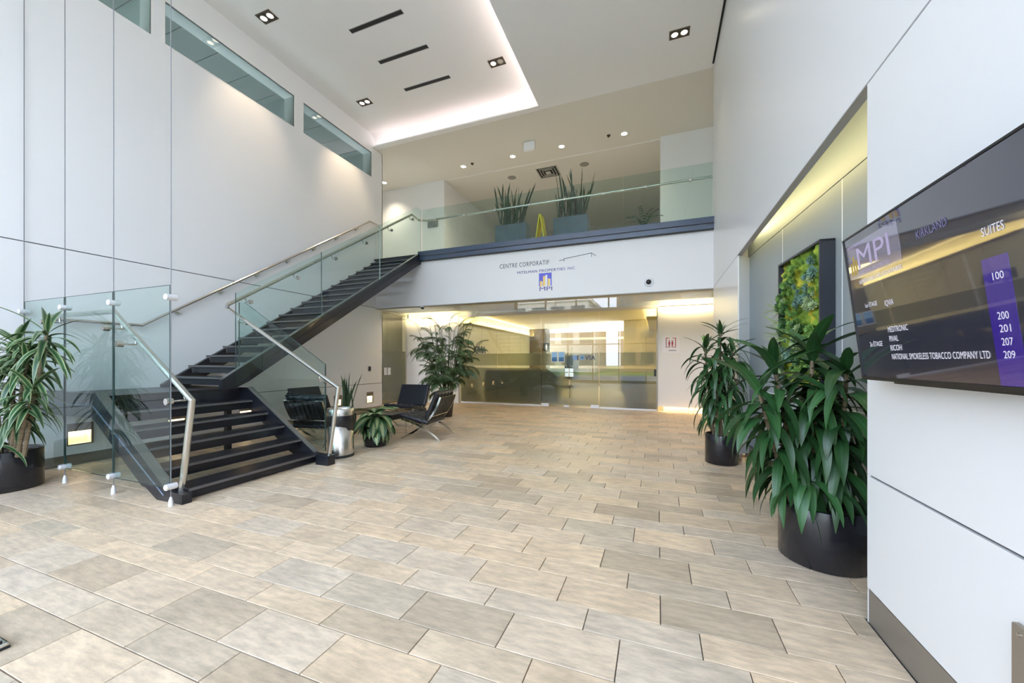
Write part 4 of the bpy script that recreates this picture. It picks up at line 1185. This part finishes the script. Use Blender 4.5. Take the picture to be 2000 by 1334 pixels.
tvtext('IQVIA', 0.279, 0.365, 0.024, M_SW, 0.062)
tvtext('2e ÉTAGE', 0.111, 0.532, 0.022, M_SW, 0.104)
tvtext('MEDTRONIC', 0.273, 0.477, 0.024, M_SW, 0.136)
tvtext('PIVAL', 0.274, 0.516, 0.024, M_SW, 0.062)
tvtext('RICOH', 0.272, 0.555, 0.024, M_SW, 0.078)
tvtext('NATIONAL SMOKELESS TOBACCO COMPANY LTD', 0.273, 0.592, 0.024, M_SW, 0.510)
for s, t in (('100', 0.366), ('200', 0.480), ('201', 0.517), ('207', 0.555), ('209', 0.592)):
    tvtext(s, 0.831, t, 0.022, M_SW, 0.038)
for k, (a, h) in enumerate(((0.045, 0.06), (0.068, 0.09), (0.09, 0.07))):
    obj('screen_mark', tvbox(a, a + 0.014, 0.19 - h, 0.19, 0.0006, 0.0010), emis('screen_yellow', (0.35, 0.26, 0.06), 0.5), tv)

# ================================================================== MOSS WALL
mw = thing('moss_panel', 'black framed panel of preserved moss and succulents on the grey niche wall', 'plant wall', (XB(4.5), 4.5, 0), math.atan(0.0774))
# local frame: x away from the wall is negative, y along the wall, z up
MW0, MW1, MZ0, MZ1 = -0.49, 0.44, 1.15, 2.45
M_FR = mat('frame_black', (0.025, 0.028, 0.038), 0.4)
bm = nb()
for (a, b, c, d) in ((MW0 - 0.0, MW0 + 0.02, MZ0, MZ1), (MW1 - 0.02, MW1, MZ0, MZ1), (MW0, MW1, MZ1 - 0.02, MZ1), (MW0, MW1, MZ0, MZ0 + 0.02)):
    bx(bm, -0.115, -0.003, a, b, c, d)
obj('frame', bm, M_FR, mw)
bm = nb(); bmesh.ops.create_grid(bm, x_segments=60, y_segments=80, size=0.5)
from mathutils import noise as mn
for v in bm.verts:
    u, w = v.co.x, v.co.y
    yy = MW0 + 0.02 + (u + 0.5) * (MW1 - MW0 - 0.04); zz = MZ0 + 0.02 + (w + 0.5) * (MZ1 - MZ0 - 0.04)
    h = 0.05 * abs(mn.noise(Vector((yy * 9, zz * 9, 0)))) + 0.035 * mn.noise(Vector((yy * 25, zz * 25, 3))) + 0.03 * mn.noise(Vector((yy * 4, zz * 4, 8)))
    v.co = Vector((-0.06 - h, yy, zz))
mm = bpy.data.materials.new('moss'); mm.use_nodes = True
t = mm.node_tree; b = t.nodes['Principled BSDF']; b.inputs['Roughness'].default_value = 0.95
tc = t.nodes.new('ShaderNodeTexCoord'); n = t.nodes.new('ShaderNodeTexNoise'); n.inputs['Scale'].default_value = 5; n.inputs['Detail'].default_value = 6
t.links.new(tc.outputs['Object'], n.inputs['Vector']); rp = t.nodes.new('ShaderNodeValToRGB'); e = rp.color_ramp.elements
e[0].position = 0.33; e[0].color = (0.07, 0.15, 0.015, 1); e[1].position = 0.64; e[1].color = (0.60, 0.52, 0.05, 1)
k = rp.color_ramp.elements.new(0.5); k.color = (0.24, 0.36, 0.035, 1)
t.links.new(n.outputs[0], rp.inputs[0]); t.links.new(rp.outputs[0], b.inputs['Base Color'])
n2 = t.nodes.new('ShaderNodeTexNoise'); n2.inputs['Scale'].default_value = 120; t.links.new(tc.outputs['Object'], n2.inputs['Vector'])
bp = t.nodes.new('ShaderNodeBump'); bp.inputs['Strength'].default_value = 0.9; t.links.new(n2.outputs[0], bp.inputs['Height']); t.links.new(bp.outputs[0], b.inputs['Normal'])
o = obj('moss_bed', bm, mm, mw, smooth=True); o['kind'] = 'stuff'

def rosette(nl, ln, wd, up0, up1, layers=2):
    """little succulent, pointing to -x"""
    bm = nb()
    for L in range(layers):
        for j in range(nl):
            a = 2 * pi * (j + 0.5 * L) / nl
            el = up0 + (up1 - up0) * L / max(1, layers - 1)
            d = Vector((-sin(el), cos(el) * cos(a), cos(el) * sin(a))); s = Vector((0, -sin(a), cos(a)))
            p0 = d * 0.004; p1 = d * ln * 0.6; p2 = d * ln
            w2 = wd / 2
            nrm = d.cross(s) * (wd * 0.2)
            v = [bm.verts.new(q) for q in (p0, p1 + s * w2, p2, p1 - s * w2, p1 + nrm, p1 - nrm)]
            for f in ((0, 1, 4), (1, 2, 4), (2, 3, 4), (3, 0, 4), (1, 0, 5), (2, 1, 5), (3, 2, 5), (0, 3, 5)):
                bm.faces.new([v[i] for i in f])
    return bm
M_SUC = [mat('succulent_blue', (0.13, 0.24, 0.18), 0.5), mat('succulent_green', (0.16, 0.30, 0.06), 0.5), mat('succulent_dark', (0.05, 0.13, 0.035), 0.5), mat('succulent_pale', (0.34, 0.44, 0.22), 0.5)]
rme = []
for i in range(4):
    bm = rosette(8 + i % 3, 0.045, 0.020, 0.15, 1.0, 3)
    me = bpy.data.meshes.new('succulent'); bm.to_mesh(me); bm.free(); me.materials.append(M_SUC[i]); rme.append(me)
rs = random.Random(5)
cl = [(-0.30, 2.18, 0), (-0.10, 2.02, 0), (-0.33, 1.92, 3), (-0.05, 1.70, 2), (-0.25, 1.62, 1), (-0.32, 1.46, 0), (0.05, 1.85, 1), (0.10, 2.2, 1), (0.28, 1.75, 2), (0.30, 2.05, 2), (0.15, 1.50, 0), (-0.05, 1.40, 2), (0.25, 1.95, 1), (-0.2, 1.3, 1), (0.3, 1.35, 2), (0.0, 1.55, 3)]
for (cy, cz, kind) in cl:
    for q in range(11):
        o = bpy.data.objects.new('succulent', rme[kind if rs.random() < 0.75 else rs.randrange(4)]); COL.objects.link(o); o.parent = mw
        yy = max(MW0 + 0.05, min(MW1 - 0.04, cy + rs.gauss(0, 0.055))); zz = max(MZ0 + 0.06, min(MZ1 - 0.06, cz + rs.gauss(0, 0.06)))
        s = rs.uniform(0.7, 1.35)
        o.location = (-0.10 - rs.uniform(0, 0.04), yy, zz)
        o.rotation_euler = (rs.uniform(0, 6), rs.uniform(-0.5, 0.5), rs.uniform(-0.5, 0.5)); o.scale = (s, s, s)

# ================================================================== PLANTS
def leaf_mesh(name, L, wd, a0, a1, m, seg=8, fold=0.12, prof=None, twist=0.0, pw=1.0):
    """strap leaf from the origin along +x, elevation a0 -> a1 (radians)"""
    bm = nb(); uvl = bm.loops.layers.uv.new('UVMap')
    p = Vector((0, 0, 0)); rows_ = []
    for i in range(seg + 1):
        s = i / seg
        el = a0 + (a1 - a0) * (s ** pw)
        d = Vector((cos(el), 0, sin(el)))
        if i: p = p + d * (L / seg)
        w = (prof(s) if prof else (min(1, 0.35 + 3.0 * s) * (1 - s ** 3.2))) * wd / 2
        if i == seg: w = 0.0008
        nrm = Vector((-sin(el), 0, cos(el)))
        tw = twist * s
        sd = Vector((0, 1, 0)) * cos(tw) + nrm * sin(tw)
        c = bm.verts.new(p - nrm * (w * fold * 2)); l = bm.verts.new(p - sd * w); r = bm.verts.new(p + sd * w)
        rows_.append((l, c, r, s))
    for a, b in zip(rows_, rows_[1:]):
        for (i, j, u0, u1) in ((0, 1, 0, 0.5), (1, 2, 0.5, 1)):
            f = bm.faces.new((a[i], a[j], b[j], b[i])); f.smooth = True
            for lp, uv in zip(f.loops, ((u0, a[3]), (u1, a[3]), (u1, b[3]), (u0, b[3]))):
                lp[uvl].uv = uv
    me = bpy.data.meshes.new(name); bm.to_mesh(me); bm.free(); me.materials.append(m)
    return me

def put(me, name, parent, loc, rot, s=1.0):
    o = bpy.data.objects.new(name, me); COL.objects.link(o); o.parent = parent
    o.location = loc; o.rotation_euler = rot; o.scale = (s, s, s)
    return o

def pot(parent, r, h, m=None, r0=None, name='pot'):
    r0 = r if r0 is None else r0
    obj(name, lathe(nb(), [(0, 0), (r0 - 0.01, 0), (r0, 0.008), (r, h - 0.006), (r - 0.003, h), (r - 0.016, h), (r - 0.02, h - 0.02), (r - 0.022, h - 0.05), (0, h - 0.05)], 44), m or M_POT, parent, smooth=True)
    sm = parent.children[-1] if parent.children else None
    obj('soil', lathe(nb(), [(0, h - 0.03), (r - 0.024, h - 0.035), (r - 0.024, h - 0.05)], 24), M_SOIL, parent)

M_CANE = mat('cane', (0.20, 0.15, 0.09), 0.8, noise=0.35, nscale=8, stretch=(1, 1, 14))
M_LD = leafmat('dracaena_leaf', (0.020, 0.075, 0.022), (0.035, 0.11, 0.035), 0.08, (0.03, 0.09, 0.02), 0.40)
M_LDN = leafmat('new_leaf', (0.10, 0.30, 0.03), (0.14, 0.36, 0.05), 0.08, None, 0.35)
M_LW = leafmat('striped_leaf', (0.045, 0.13, 0.045), (0.025, 0.085, 0.03), 0.30, (0.38, 0.44, 0.22), 0.35)
M_LA = leafmat('variegated_leaf', (0.045, 0.13, 0.04), (0.36, 0.42, 0.20), 0.34, (0.03, 0.10, 0.03), 0.35)
M_LS = leafmat('snake_plant_leaf', (0.035, 0.07, 0.035), (0.05, 0.09, 0.05), 0.5, (0.10, 0.13, 0.05), 0.45)
M_LP = leafmat('palm_leaflet', (0.065, 0.12, 0.04), None, 0.2, None, 0.5)
M_LZ = leafmat('zz_leaf', (0.03, 0.10, 0.04), None, 0.2, None, 0.3)

def dracaena(label, loc, r, h, heads, leafL, leafW, m, seed, nper, low=None, newtop=False, droop=1.0, limit=None):
    """heads: list of (x, y, ztop) relative to pot centre; leaves clothe each cane's top"""
    rs = random.Random(seed)
    t_ = thing('potted_dracaena', label, 'plant', loc)
    pot(t_, r, h)
    mes = []
    for a0, a1 in ((1.4, 0.2), (1.35, -1.1), (1.2, -1.4), (1.0, -1.55), (0.8, -1.57), (0.4, -1.58)):
        a1 = a1 if droop >= 1 else a0 + (a1 - a0) * droop
        mes.append([leaf_mesh('leaf', leafL * k, leafW * q, a0, a1, m, seg=10, twist=tw, pw=0.5) for k, q, tw in ((1.0, 1.0, 0.4), (0.82, 1.1, -0.4))])
    top = leaf_mesh('leaf', leafL * 0.36, leafW * 0.8, 1.45, 1.0, M_LDN)
    total = 0
    for (hx, hy, hz, clothed) in heads:
        bx0, by0 = hx * 0.45, hy * 0.45
        obj('cane', tube(nb(), [(bx0, by0, h - 0.05), ((bx0 + hx) / 2 + rs.uniform(-.02, .02), (by0 + hy) / 2, (h + hz) / 2), (hx, hy, hz)], [0.020, 0.017, 0.011], 8), M_CANE, t_)
        n = nper
        for j in range(n):
            f = j / (n - 1)
            z = hz - clothed * f
            cx_ = hx + (bx0 - hx) * min(1, (hz - z) / max(0.1, hz - h)); cy_ = hy + (by0 - hy) * min(1, (hz - z) / max(0.1, hz - h))
            cls = min(5, int(f * 7)) if rs.random() > 0.15 else rs.randrange(1, 6)
            me = rs.choice(mes[cls])
            az = j * 2.399 + rs.uniform(-.4, .4); sc_ = rs.uniform(0.8, 1.1)
            reach = max(v.co.x for v in me.vertices) * sc_ + 0.03
            for _ in range(14):
                px_, py_ = loc[0] + cx_ + reach * cos(az), loc[1] + cy_ + reach * sin(az)
                if limit is None or limit(px_, py_): break
                az = rs.uniform(0, 2 * pi)
            else:
                continue
            put(me, 'leaf', t_, (cx_, cy_, z), (rs.uniform(-.1, .1), rs.uniform(-.08, .08), az), sc_)
        if newtop:
            for j in range(3): put(top, 'leaf', t_, (hx, hy, hz), (0, 0, j * 2.1 + rs.random()), 1.0)
    if low:
        for (lx, ly, lz, n) in low:
            for j in range(n):
                me = rs.choice(mes[rs.choice((2, 3, 3, 4))])
                put(me, 'leaf', t_, (lx, ly, lz), (0, 0, j * 2 * pi / n + rs.uniform(-.2, .2)), rs.uniform(0.8, 1.1))
    return t_

dracaena('tall glossy dracaena in a black pot beside the television', (1.10, 3.33, 0), 0.262, 0.40,
         [(-0.08, -0.05, 1.50, 0.80), (-0.30, 0.00, 1.40, 0.80), (0.08, -0.16, 1.36, 0.70), (0.10, 0.16, 1.30, 0.70), (-0.42, -0.10, 1.22, 0.66)],
         0.48, 0.070, M_LD, 3, 54, low=[(-0.14, -0.14, 0.58, 20), (-0.05, 0.05, 0.62, 8)], newtop=False,
         limit=lambda x, y: x < XB(y) - 0.02 and (y > 2.62 or x < XR - 0.02))
dracaena('dark green dracaena in a round black pot before the white pier', (0.83, 5.98, 0), 0.205, 0.40,
         [(-0.02, -0.05, 1.80, 0.60), (-0.20, 0.06, 1.62, 0.80), (0.12, -0.10, 1.56, 0.80), (0.08, 0.14, 1.5, 0.8), (-0.10, -0.12, 1.3, 0.6)],
         0.48, 0.054, M_LD, 8, 44, low=[(-0.05, -0.05, 0.62, 8)], newtop=True, limit=lambda x, y: x < (XB(y) - 0.02 if y < 6.1 else XR - 0.02))
dracaena('striped-leaf dracaena in a wide black pot by the glass screen', (-6.72, 1.95, 0), 0.275, 0.43,
         [(0.80, 0.04, 1.70, 0.20), (0.55, -0.02, 1.40, 0.18), (0.68, -0.02, 1.10, 0.20), (0.25, 0.0, 1.60, 0.2), (0.45, -0.05, 0.88, 0.14), (0.20, -0.12, 1.22, 0.2), (0.40, 0.02, 1.50, 0.2)],
         0.47, 0.050, M_LW, 12, 30, low=[(0.15, -0.14, 0.50, 16)], droop=0.88, limit=lambda x, y: y < 2.265 and x > XL + 0.03)

# variegated bush
va = thing('variegated_plant', 'cream and green variegated plant in a small black pot', 'plant', (-4.39, 5.14, 0))
pot(va, 0.175, 0.33)
rs = random.Random(21)
ov = lambda s: (sin(pi * min(1, s * 0.98 + 0.02)) ** 0.75)
vm_ = [leaf_mesh('leaf', 0.44, 0.15, a0, a1, M_LA, seg=8, prof=ov, fold=0.1, twist=tw, pw=0.5) for a0, a1, tw in ((1.25, -0.3, .2), (1.05, -1.1, -.3), (0.85, -1.4, .3), (0.6, -1.5, -.2), (0.3, -1.5, .2))]
for j in range(58):
    f = j / 57
    put(vm_[min(4, int(f * 5 + rs.uniform(-0.4, 0.4)) if f > 0 else 0)], 'leaf', va, (rs.uniform(-.05, .05), rs.uniform(-.05, .05), 0.52 - 0.14 * f + rs.uniform(-.02, .03)),
        (rs.uniform(-.15, .15), rs.uniform(-.1, .1), j * 2.399), rs.uniform(0.8, 1.08))

def snake(label, loc, parentkind, n, hmin, hmax, r, seed, w=0.05):
    t_ = thing('snake_plant', label, 'plant', loc)
    rs = random.Random(seed)
    mm_ = [leaf_mesh('leaf', 1.0, w, 1.50, a1, M_LS, seg=7, fold=0.35, twist=tw, prof=lambda s: 0.55 + 0.45 * sin(pi * min(1, s * 1.1)) if s < 0.85 else (1 - s) / 0.15 * 0.8) for a1, tw in ((1.35, 0.8), (1.15, -0.9), (1.5, 1.4))]
    return t_, mm_, rs
sp_, sm_, rs = snake('tall snake plant in a black pot against the left wall', (-5.62, 5.75, 0), 0, 14, .6, .95, .1, 4)
pot(sp_, 0.19, 0.40)
for j in range(20):
    put(sm_[j % 3], 'leaf', sp_, (rs.gauss(0, 0.06), rs.gauss(0, 0.06), 0.35), (rs.uniform(-.22, .22), rs.uniform(-.15, .1), rs.uniform(0, 6.28)), rs.choice((0.55, 0.65, 0.75, 0.85, 1.0)))

def planter(label1, label2, x0, x1, seed):
    cx_ = (x0 + x1) / 2
    p = thing('planter_box', label1, 'planter', (cx_, 9.28, 4.24), 0, 'grey planter boxes on the mezzanine')
    hw = (x1 - x0) / 2
    obj('box', holed('z', 0.0, 0.66, -hw, hw, -0.2, 0.2, [(-hw + 0.03, hw - 0.03, -0.17, 0.17)]), M_PLANTER, p)
    obj('soil', box(-hw + 0.03, hw - 0.03, -0.17, 0.17, 0.0, 0.62), M_SOIL, p)
    t_, mm_, rs = snake(label2, (cx_, 9.28, 4.86), 0, 30, .5, 1.2, .3, seed, 0.045)
    for j in range(58):
        put(mm_[j % 3], 'leaf', t_, (rs.uniform(-hw + .08, hw - .08), rs.uniform(-.12, .12), 0.0), (rs.uniform(-.25, .25), rs.uniform(-.2, .15), rs.uniform(0, 6.28)), rs.choice((0.5, 0.6, 0.7, 0.75, 0.8, 0.95, 1.15)))
planter('grey planter box left of the yellow floor sign', 'snake plants in the grey planter left of the yellow sign', -3.92, -3.08, 31)
planter('grey planter box right of the yellow floor sign', 'snake plants in the grey planter right of the yellow sign', -2.38, -1.55, 33)

# wet floor sign
wf = thing('wet_floor_sign', 'yellow folding wet-floor sign between the mezzanine planters', 'floor sign', (-2.70, 9.15, 4.24))
M_YEL = mat('sign_yellow_plastic', (0.85, 0.68, 0.02), 0.4)
for s in (-1, 1):
    bm = nb()
    p0, p1 = (s * 0.13, 0), (s * 0.01, 0.78)
    prism(bm, [(p0[0] - 0.014, 0), (p0[0] + 0.014, 0), (p1[0] + 0.014, 0.78), (p1[0] - 0.014, 0.78)], 'y', -0.15, 0.15)
    obj('panel', bm, M_YEL, wf)
obj('hinge', cyl(nb(), (0, -0.12, 0.78), (0, 0.12, 0.78), 0.02, 10), M_YEL, wf)

# feathery small plant on the mezzanine
zz = thing('feathery_plant', 'small arching leafy plant near the right end of the mezzanine', 'plant', (-0.30, 9.3, 4.24))
pot(zz, 0.14, 0.24, M_PLANTER)
def pinnate(L, nl, ll, lw, a0, a1, m, droop=0.4, stem=0.0, mstem=None):
    bm = nb(); uvl = bm.loops.layers.uv.new('UVMap')
    pts = []; p = Vector((0, 0, 0)); N = 12
    dirs = []
    for i in range(N + 1):
        el = a0 + (a1 - a0) * (i / N) ** 1.3
        d = Vector((cos(el), 0, sin(el)));
        if i: p = p + d * L / N
        pts.append(p.copy()); dirs.append(d)
    tube(bm, pts, [0.005 * (1 - 0.7 * i / N) for i in range(N + 1)], 4, cap=False)
    for j in range(nl):
        s = stem + (1 - stem) * (j + 0.5) / nl
        k = min(N - 1, int(s * N)); q = pts[k].lerp(pts[k + 1], s * N - k); d = dirs[k]
        ln = ll * (0.55 + 0.45 * sin(pi * (0.15 + 0.8 * (j + 0.5) / nl)))
        for sd in (-1, 1):
            v = (d * 0.75 + Vector((0, sd * 0.9, 0))).normalized()
            dn = Vector((0, 0, -1))
            a = q; b = q + v * ln * 0.45 + dn * ln * droop * 0.12; c = q + v * ln * 0.9 + dn * ln * droop * 0.75
            s2 = v.cross(Vector((0, 0, 1))).normalized() * lw / 2
            vv = [bm.verts.new(z_) for z_ in (a, b + s2, c, b - s2)]
            f = bm.faces.new(vv)
            for lp, uv in zip(f.loops, ((0.5, 0), (1, 0.5), (0.5, 1), (0, 0.5))): lp[uvl].uv = uv
    me = bpy.data.meshes.new('frond'); bm.to_mesh(me); bm.free(); me.materials.append(m)
    return me
zf = [pinnate(0.55, 9, 0.10, 0.045, 1.3, a1, M_LZ, 0.2) for a1 in (0.5, 0.1, -0.4)]
for j in range(9):
    put(zf[j % 3], 'frond', zz, (0, 0, 0.2), (0, 0, j * 0.75), 1.0)

# bamboo palm
pa = thing('bamboo_palm', 'large feathery bamboo palm in a dark brown pot by the reception glass', 'plant', (-5.02, 8.50, 0))
pot(pa, 0.20, 0.55, M_POTBR, 0.145)
rs = random.Random(44)
pf = [pinnate(L, 17, ll, 0.021, a0, a1, M_LP, dr) for (L, ll, a0, a1, dr) in
      ((0.55, 0.24, 1.1, 0.0, 0.6), (0.5, 0.23, 0.9, -0.5, 0.8), (0.5, 0.22, 0.6, -0.8, 0.9), (0.55, 0.24, 1.25, 0.1, 0.5), (0.45, 0.22, 0.35, -0.9, 1.0))]
M_BAM = mat('green_cane', (0.10, 0.14, 0.04), 0.5)
for k in range(26):
    a = k * 2.399; rad = 0.11 * math.sqrt((k + 0.5) / 26)
    b0 = Vector((rad * cos(a), rad * sin(a), 0.5))
    lean = rs.uniform(0.1, 0.66); hh = rs.uniform(0.45, 1.9) if k % 3 else rs.uniform(1.5, 1.95)
    tip = b0 + Vector((cos(a) * lean, sin(a) * lean, hh))
    obj('cane', tube(nb(), [b0, b0.lerp(tip, 0.5) + Vector((0, 0, 0.06)), tip], [0.010, 0.009, 0.006], 6), M_BAM, pa)
    nf = 8
    for j in range(nf):
        f = 0.25 + 0.75 * j / (nf - 1)
        q = b0.lerp(tip, f)
        put(pf[rs.choice((0, 1, 2, 4, 1)) if j < nf - 1 else 3], 'frond', pa, q, (rs.uniform(-.2, .2), rs.uniform(-.2, .2), a + rs.uniform(-1.9, 1.9)), rs.uniform(0.65, 1.05))

# spider-plant like blades sticking out of the moss panel
spm = [leaf_mesh('blade', 0.20, 0.014, 0.2, a1, leafmat('pale_blade', (0.22, 0.36, 0.10), (0.50, 0.58, 0.34), 0.2), seg=5) for a1 in (-0.3, -1.0, 0.4)]
rs = random.Random(9)
for j in range(46):
    yy, zz_ = rs.choice(((0.36, 1.93), (0.38, 1.72), (0.30, 1.82), (0.20, 1.66), (0.34, 1.62)))
    put(rs.choice(spm), 'blade', mw, (-0.10, yy + rs.gauss(0, .02), zz_ + rs.gauss(0, .02)), (rs.uniform(-.8, .8), rs.uniform(-.5, .5), pi + rs.uniform(-1.4, 0.9)), rs.uniform(0.7, 1.2))

# ================================================================== SEATING
def cushion(w, d, th, nx, ny, m):
    """quilted cushion: w along x, d along y, thickness th, top with tufts"""
    bm = nb(); N, Mm = nx * 6, ny * 6
    top, bot = [], []
    for i in range(N + 1):
        rt, rb = [], []
        for j in range(Mm + 1):
            u, v = i / N, j / Mm
            eu = min(u, 1 - u) * w; ev = min(v, 1 - v) * d
            rnd = min(1, eu / 0.02) ** 0.5 * min(1, ev / 0.02) ** 0.5 if min(eu, ev) < 0.02 else 1.0
            puff = (abs(sin(pi * u * nx)) ** 0.5) * (abs(sin(pi * v * ny)) ** 0.5)
            x_, y_ = (u - 0.5) * w, (v - 0.5) * d
            rt.append(bm.verts.new((x_, y_, th * 0.5 * (0.75 + 0.25 * rnd) - 0.026 * (1 - puff))))
            rb.append(bm.verts.new((x_, y_, -th * 0.5 * (0.85 + 0.15 * rnd))))
        top.append(rt); bot.append(rb)
    for i in range(N):
        for j in range(Mm):
            bm.faces.new((top[i][j], top[i + 1][j], top[i + 1][j + 1], top[i][j + 1]))
            bm.faces.new((bot[i][j], bot[i][j + 1], bot[i + 1][j + 1], bot[i + 1][j]))
    for i in range(N):
        bm.faces.new((top[i][0], bot[i][0], bot[i + 1][0], top[i + 1][0])); bm.faces.new((top[i + 1][Mm], bot[i + 1][Mm], bot[i][Mm], top[i][Mm]))
    for j in range(Mm):
        bm.faces.new((top[0][j + 1], bot[0][j + 1], bot[0][j], top[0][j])); bm.faces.new((top[N][j], bot[N][j], bot[N][j + 1], top[N][j + 1]))
    return bm

def flatbar(bm, pts, hw, ht):
    """rectangular bar swept in the y-z plane: half width hw in x, half thickness ht; pts = (x, y, z)"""
    P = [Vector(p) for p in pts]; prev = None
    for i, p in enumerate(P):
        d = ((P[min(i + 1, len(P) - 1)]) - (P[max(i - 1, 0)])).normalized()
        n = Vector((1, 0, 0)).cross(d).normalized()
        ring = [bm.verts.new(p + Vector((sx * hw, 0, 0)) + n * sz * ht) for sx, sz in ((-1, -1), (1, -1), (1, 1), (-1, 1))]
        if prev:
            for j in range(4): bm.faces.new((prev[j], prev[(j + 1) % 4], ring[(j + 1) % 4], ring[j]))
        else: bm.faces.new(ring[::-1])
        prev = ring
    bm.faces.new(prev)
    bmesh.ops.recalc_face_normals(bm, faces=bm.faces[:])

def bez(P0, P1, P2, P3, n=12):
    out = []
    for i in range(n + 1):
        t = i / n
        out.append(tuple((1 - t) ** 3 * a + 3 * (1 - t) ** 2 * t * b + 3 * (1 - t) * t * t * c + t ** 3 * d for a, b, c, d in zip(P0, P1, P2, P3)))
    return out

def lounge_chair():
    t_ = thing('lounge_chair', 'x', 'chair')
    HW = 0.345
    backc = bez((-0.40, 0.76), (-0.27, 0.38), (-0.06, 0.20), (0.37, 0.006), 16)       # back to front foot
    seatc = bez((0.36, 0.36), (0.14, 0.30), (-0.12, 0.24), (-0.38, 0.006), 16)       # seat front to rear foot
    for s in (-1, 1):
        bm = nb()
        flatbar(bm, [(s * HW, y_, z_) for y_, z_ in backc], 0.006, 0.016)
        flatbar(bm, [(s * HW, y_, z_) for y_, z_ in seatc], 0.006, 0.016)
        obj('side_frame', bm, M_CHROME2, t_)
    for (y_, z_) in (backc[0], seatc[0], (-0.235, 0.42), seatc[9]):
        bm = box(-HW, HW, y_ - 0.012, y_ + 0.012, z_ - 0.006, z_ + 0.006)
        obj('cross_bar', bm, M_CHROME2, t_)
    bk = [p for p in backc[0:9]]
    for k in range(8):
        xx = -0.29 + 0.58 * k / 7
        bm = nb(); flatbar(bm, [(xx, y_ - 0.014, z_) for y_, z_ in bk], 0.022, 0.004)
        obj('strap', bm, mat('strap_leather', (0.010, 0.010, 0.012), 0.35), t_)
    for k in range(8):
        xx = -0.29 + 0.58 * k / 7
        bm = nb(); flatbar(bm, [(xx, y_, z_ - 0.004) for y_, z_ in seatc[0:9]], 0.021, 0.003)
        obj('strap', bm, mat('strap_leather'), t_)
    # cushions
    sc = obj('seat_cushion', cushion(0.74, 0.58, 0.095, 5, 4, M_LEATHER), M_LEATHER, t_, smooth=True)
    ang = math.atan2(0.36 - 0.25, 0.36 + 0.14)
    sc.location = (0, 0.105, 0.375); sc.rotation_euler = (ang, 0, 0)
    bc = obj('back_cushion', cushion(0.74, 0.50, 0.085, 5, 4, M_LEATHER), M_LEATHER, t_, smooth=True)
    bc.location = (0, -0.245, 0.615); bc.rotation_euler = (R(114), 0, 0)
    bc.scale = (1, 1, -1); bc.scale = (1, 1, 1)
    bc.rotation_euler = (R(90 + 24), 0, 0)
    return t_

def dup(root, loc, rotz, label, group):
    r = root.copy(); COL.objects.link(r); r.location = loc; r.rotation_euler = (0, 0, rotz)
    r['label'] = label; r['group'] = group
    for ch_ in list(root.children):
        c = ch_.copy(); COL.objects.link(c); c.parent = r
    return r
GRP = 'black leather lounge chairs around the low table'
lc = lounge_chair()
lc.location = (-4.02, 6.14, 0); lc.rotation_euler = (0, 0, R(97)); lc['label'] = 'black leather lounge chair nearest the open floor, strapped back turned to us'; lc['group'] = GRP
dup(lc, (-5.32, 7.30, 0), R(183), 'black tufted leather lounge chair facing us in front of the palm', GRP)
dup(lc, (-5.46, 4.98, 0), R(12), 'black leather lounge chair behind the stair glass with its straps showing', GRP)
dup(lc, (-6.62, 5.95, 0), R(-90), 'black leather lounge chair behind the stair glass, closest to the left wall', GRP)

lt = thing('low_table', 'small black-topped low table with chrome legs between the chairs', 'table', (-4.78, 5.98, 0))
obj('table_top', bevelled(-0.25, 0.25, -0.25, 0.25, 0.32, 0.42, 0.012, 2), M_LEATHER, lt)
for sx in (-1, 1):
    for sy in (-1, 1):
        obj('leg', box(sx * 0.22 - 0.012, sx * 0.22 + 0.012, sy * 0.22 - 0.012, sy * 0.22 + 0.012, 0, 0.32), M_CHROME2, lt)

# ---- bin
bn = thing('waste_bin', 'brushed steel waste bin with a black liner beside the stair foot', 'bin', (-4.40, 4.40, 0))
obj('base', lathe(nb(), [(0, 0), (0.185, 0), (0.19, 0.02), (0.185, 0.035), (0, 0.035)], 36), M_BLACK, bn)
obj('body', lathe(nb(), [(0.18, 0.03), (0.185, 0.60), (0.175, 0.60), (0.17, 0.05), (0, 0.05)], 40), M_CHROME, bn, smooth=True)
bm = nb(); rings = []
for (rr2, z) in ((0.187, 0.615), (0.192, 0.59), (0.196, 0.55), (0.194, 0.50), (0.189, 0.47)):
    ring = []
    for j in range(48):
        a = 2 * pi * j / 48
        dz = 0
        if z < 0.52: dz = -0.09 * max(0, cos(a - 0.35)) ** 3 + 0.008 * sin(a * 9)
        r2 = rr2 + 0.004 * sin(a * 13 + z * 60) * (0.62 - z) * 8
        ring.append(bm.verts.new((r2 * cos(a), r2 * sin(a), z + dz)))
    rings.append(ring)
for a, b in zip(rings, rings[1:]):
    for j in range(48): bm.faces.new((a[j], a[(j + 1) % 48], b[(j + 1) % 48], b[j]))
obj('liner_bag', bm, mat('bin_liner', (0.012, 0.012, 0.014), 0.25), bn, smooth=True)
obj('top_ring', lathe(nb(), [(0.190, 0.61), (0.190, 0.70), (0.180, 0.712), (0.165, 0.705), (0.165, 0.62)], 40), M_CHROME, bn, smooth=True)

# metal foot just entering the frame at the lower left
mf = thing('metal_stand_foot', 'end of a silver metal stand foot at the lower left corner', 'stand foot', (-3.05, 0.85, 0))
obj('bar', bevelled(-0.30, 0.085, -0.022, 0.022, 0.008, 0.03, 0.006, 2), M_CHROME2, mf)
obj('pad', bevelled(0.03, 0.09, -0.026, 0.026, 0.0, 0.010, 0.003), M_BLACK, mf)
obj('screw', cyl(nb(), (0.06, 0, 0.03), (0.06, 0, 0.037), 0.008, 10), M_BLACK, mf)
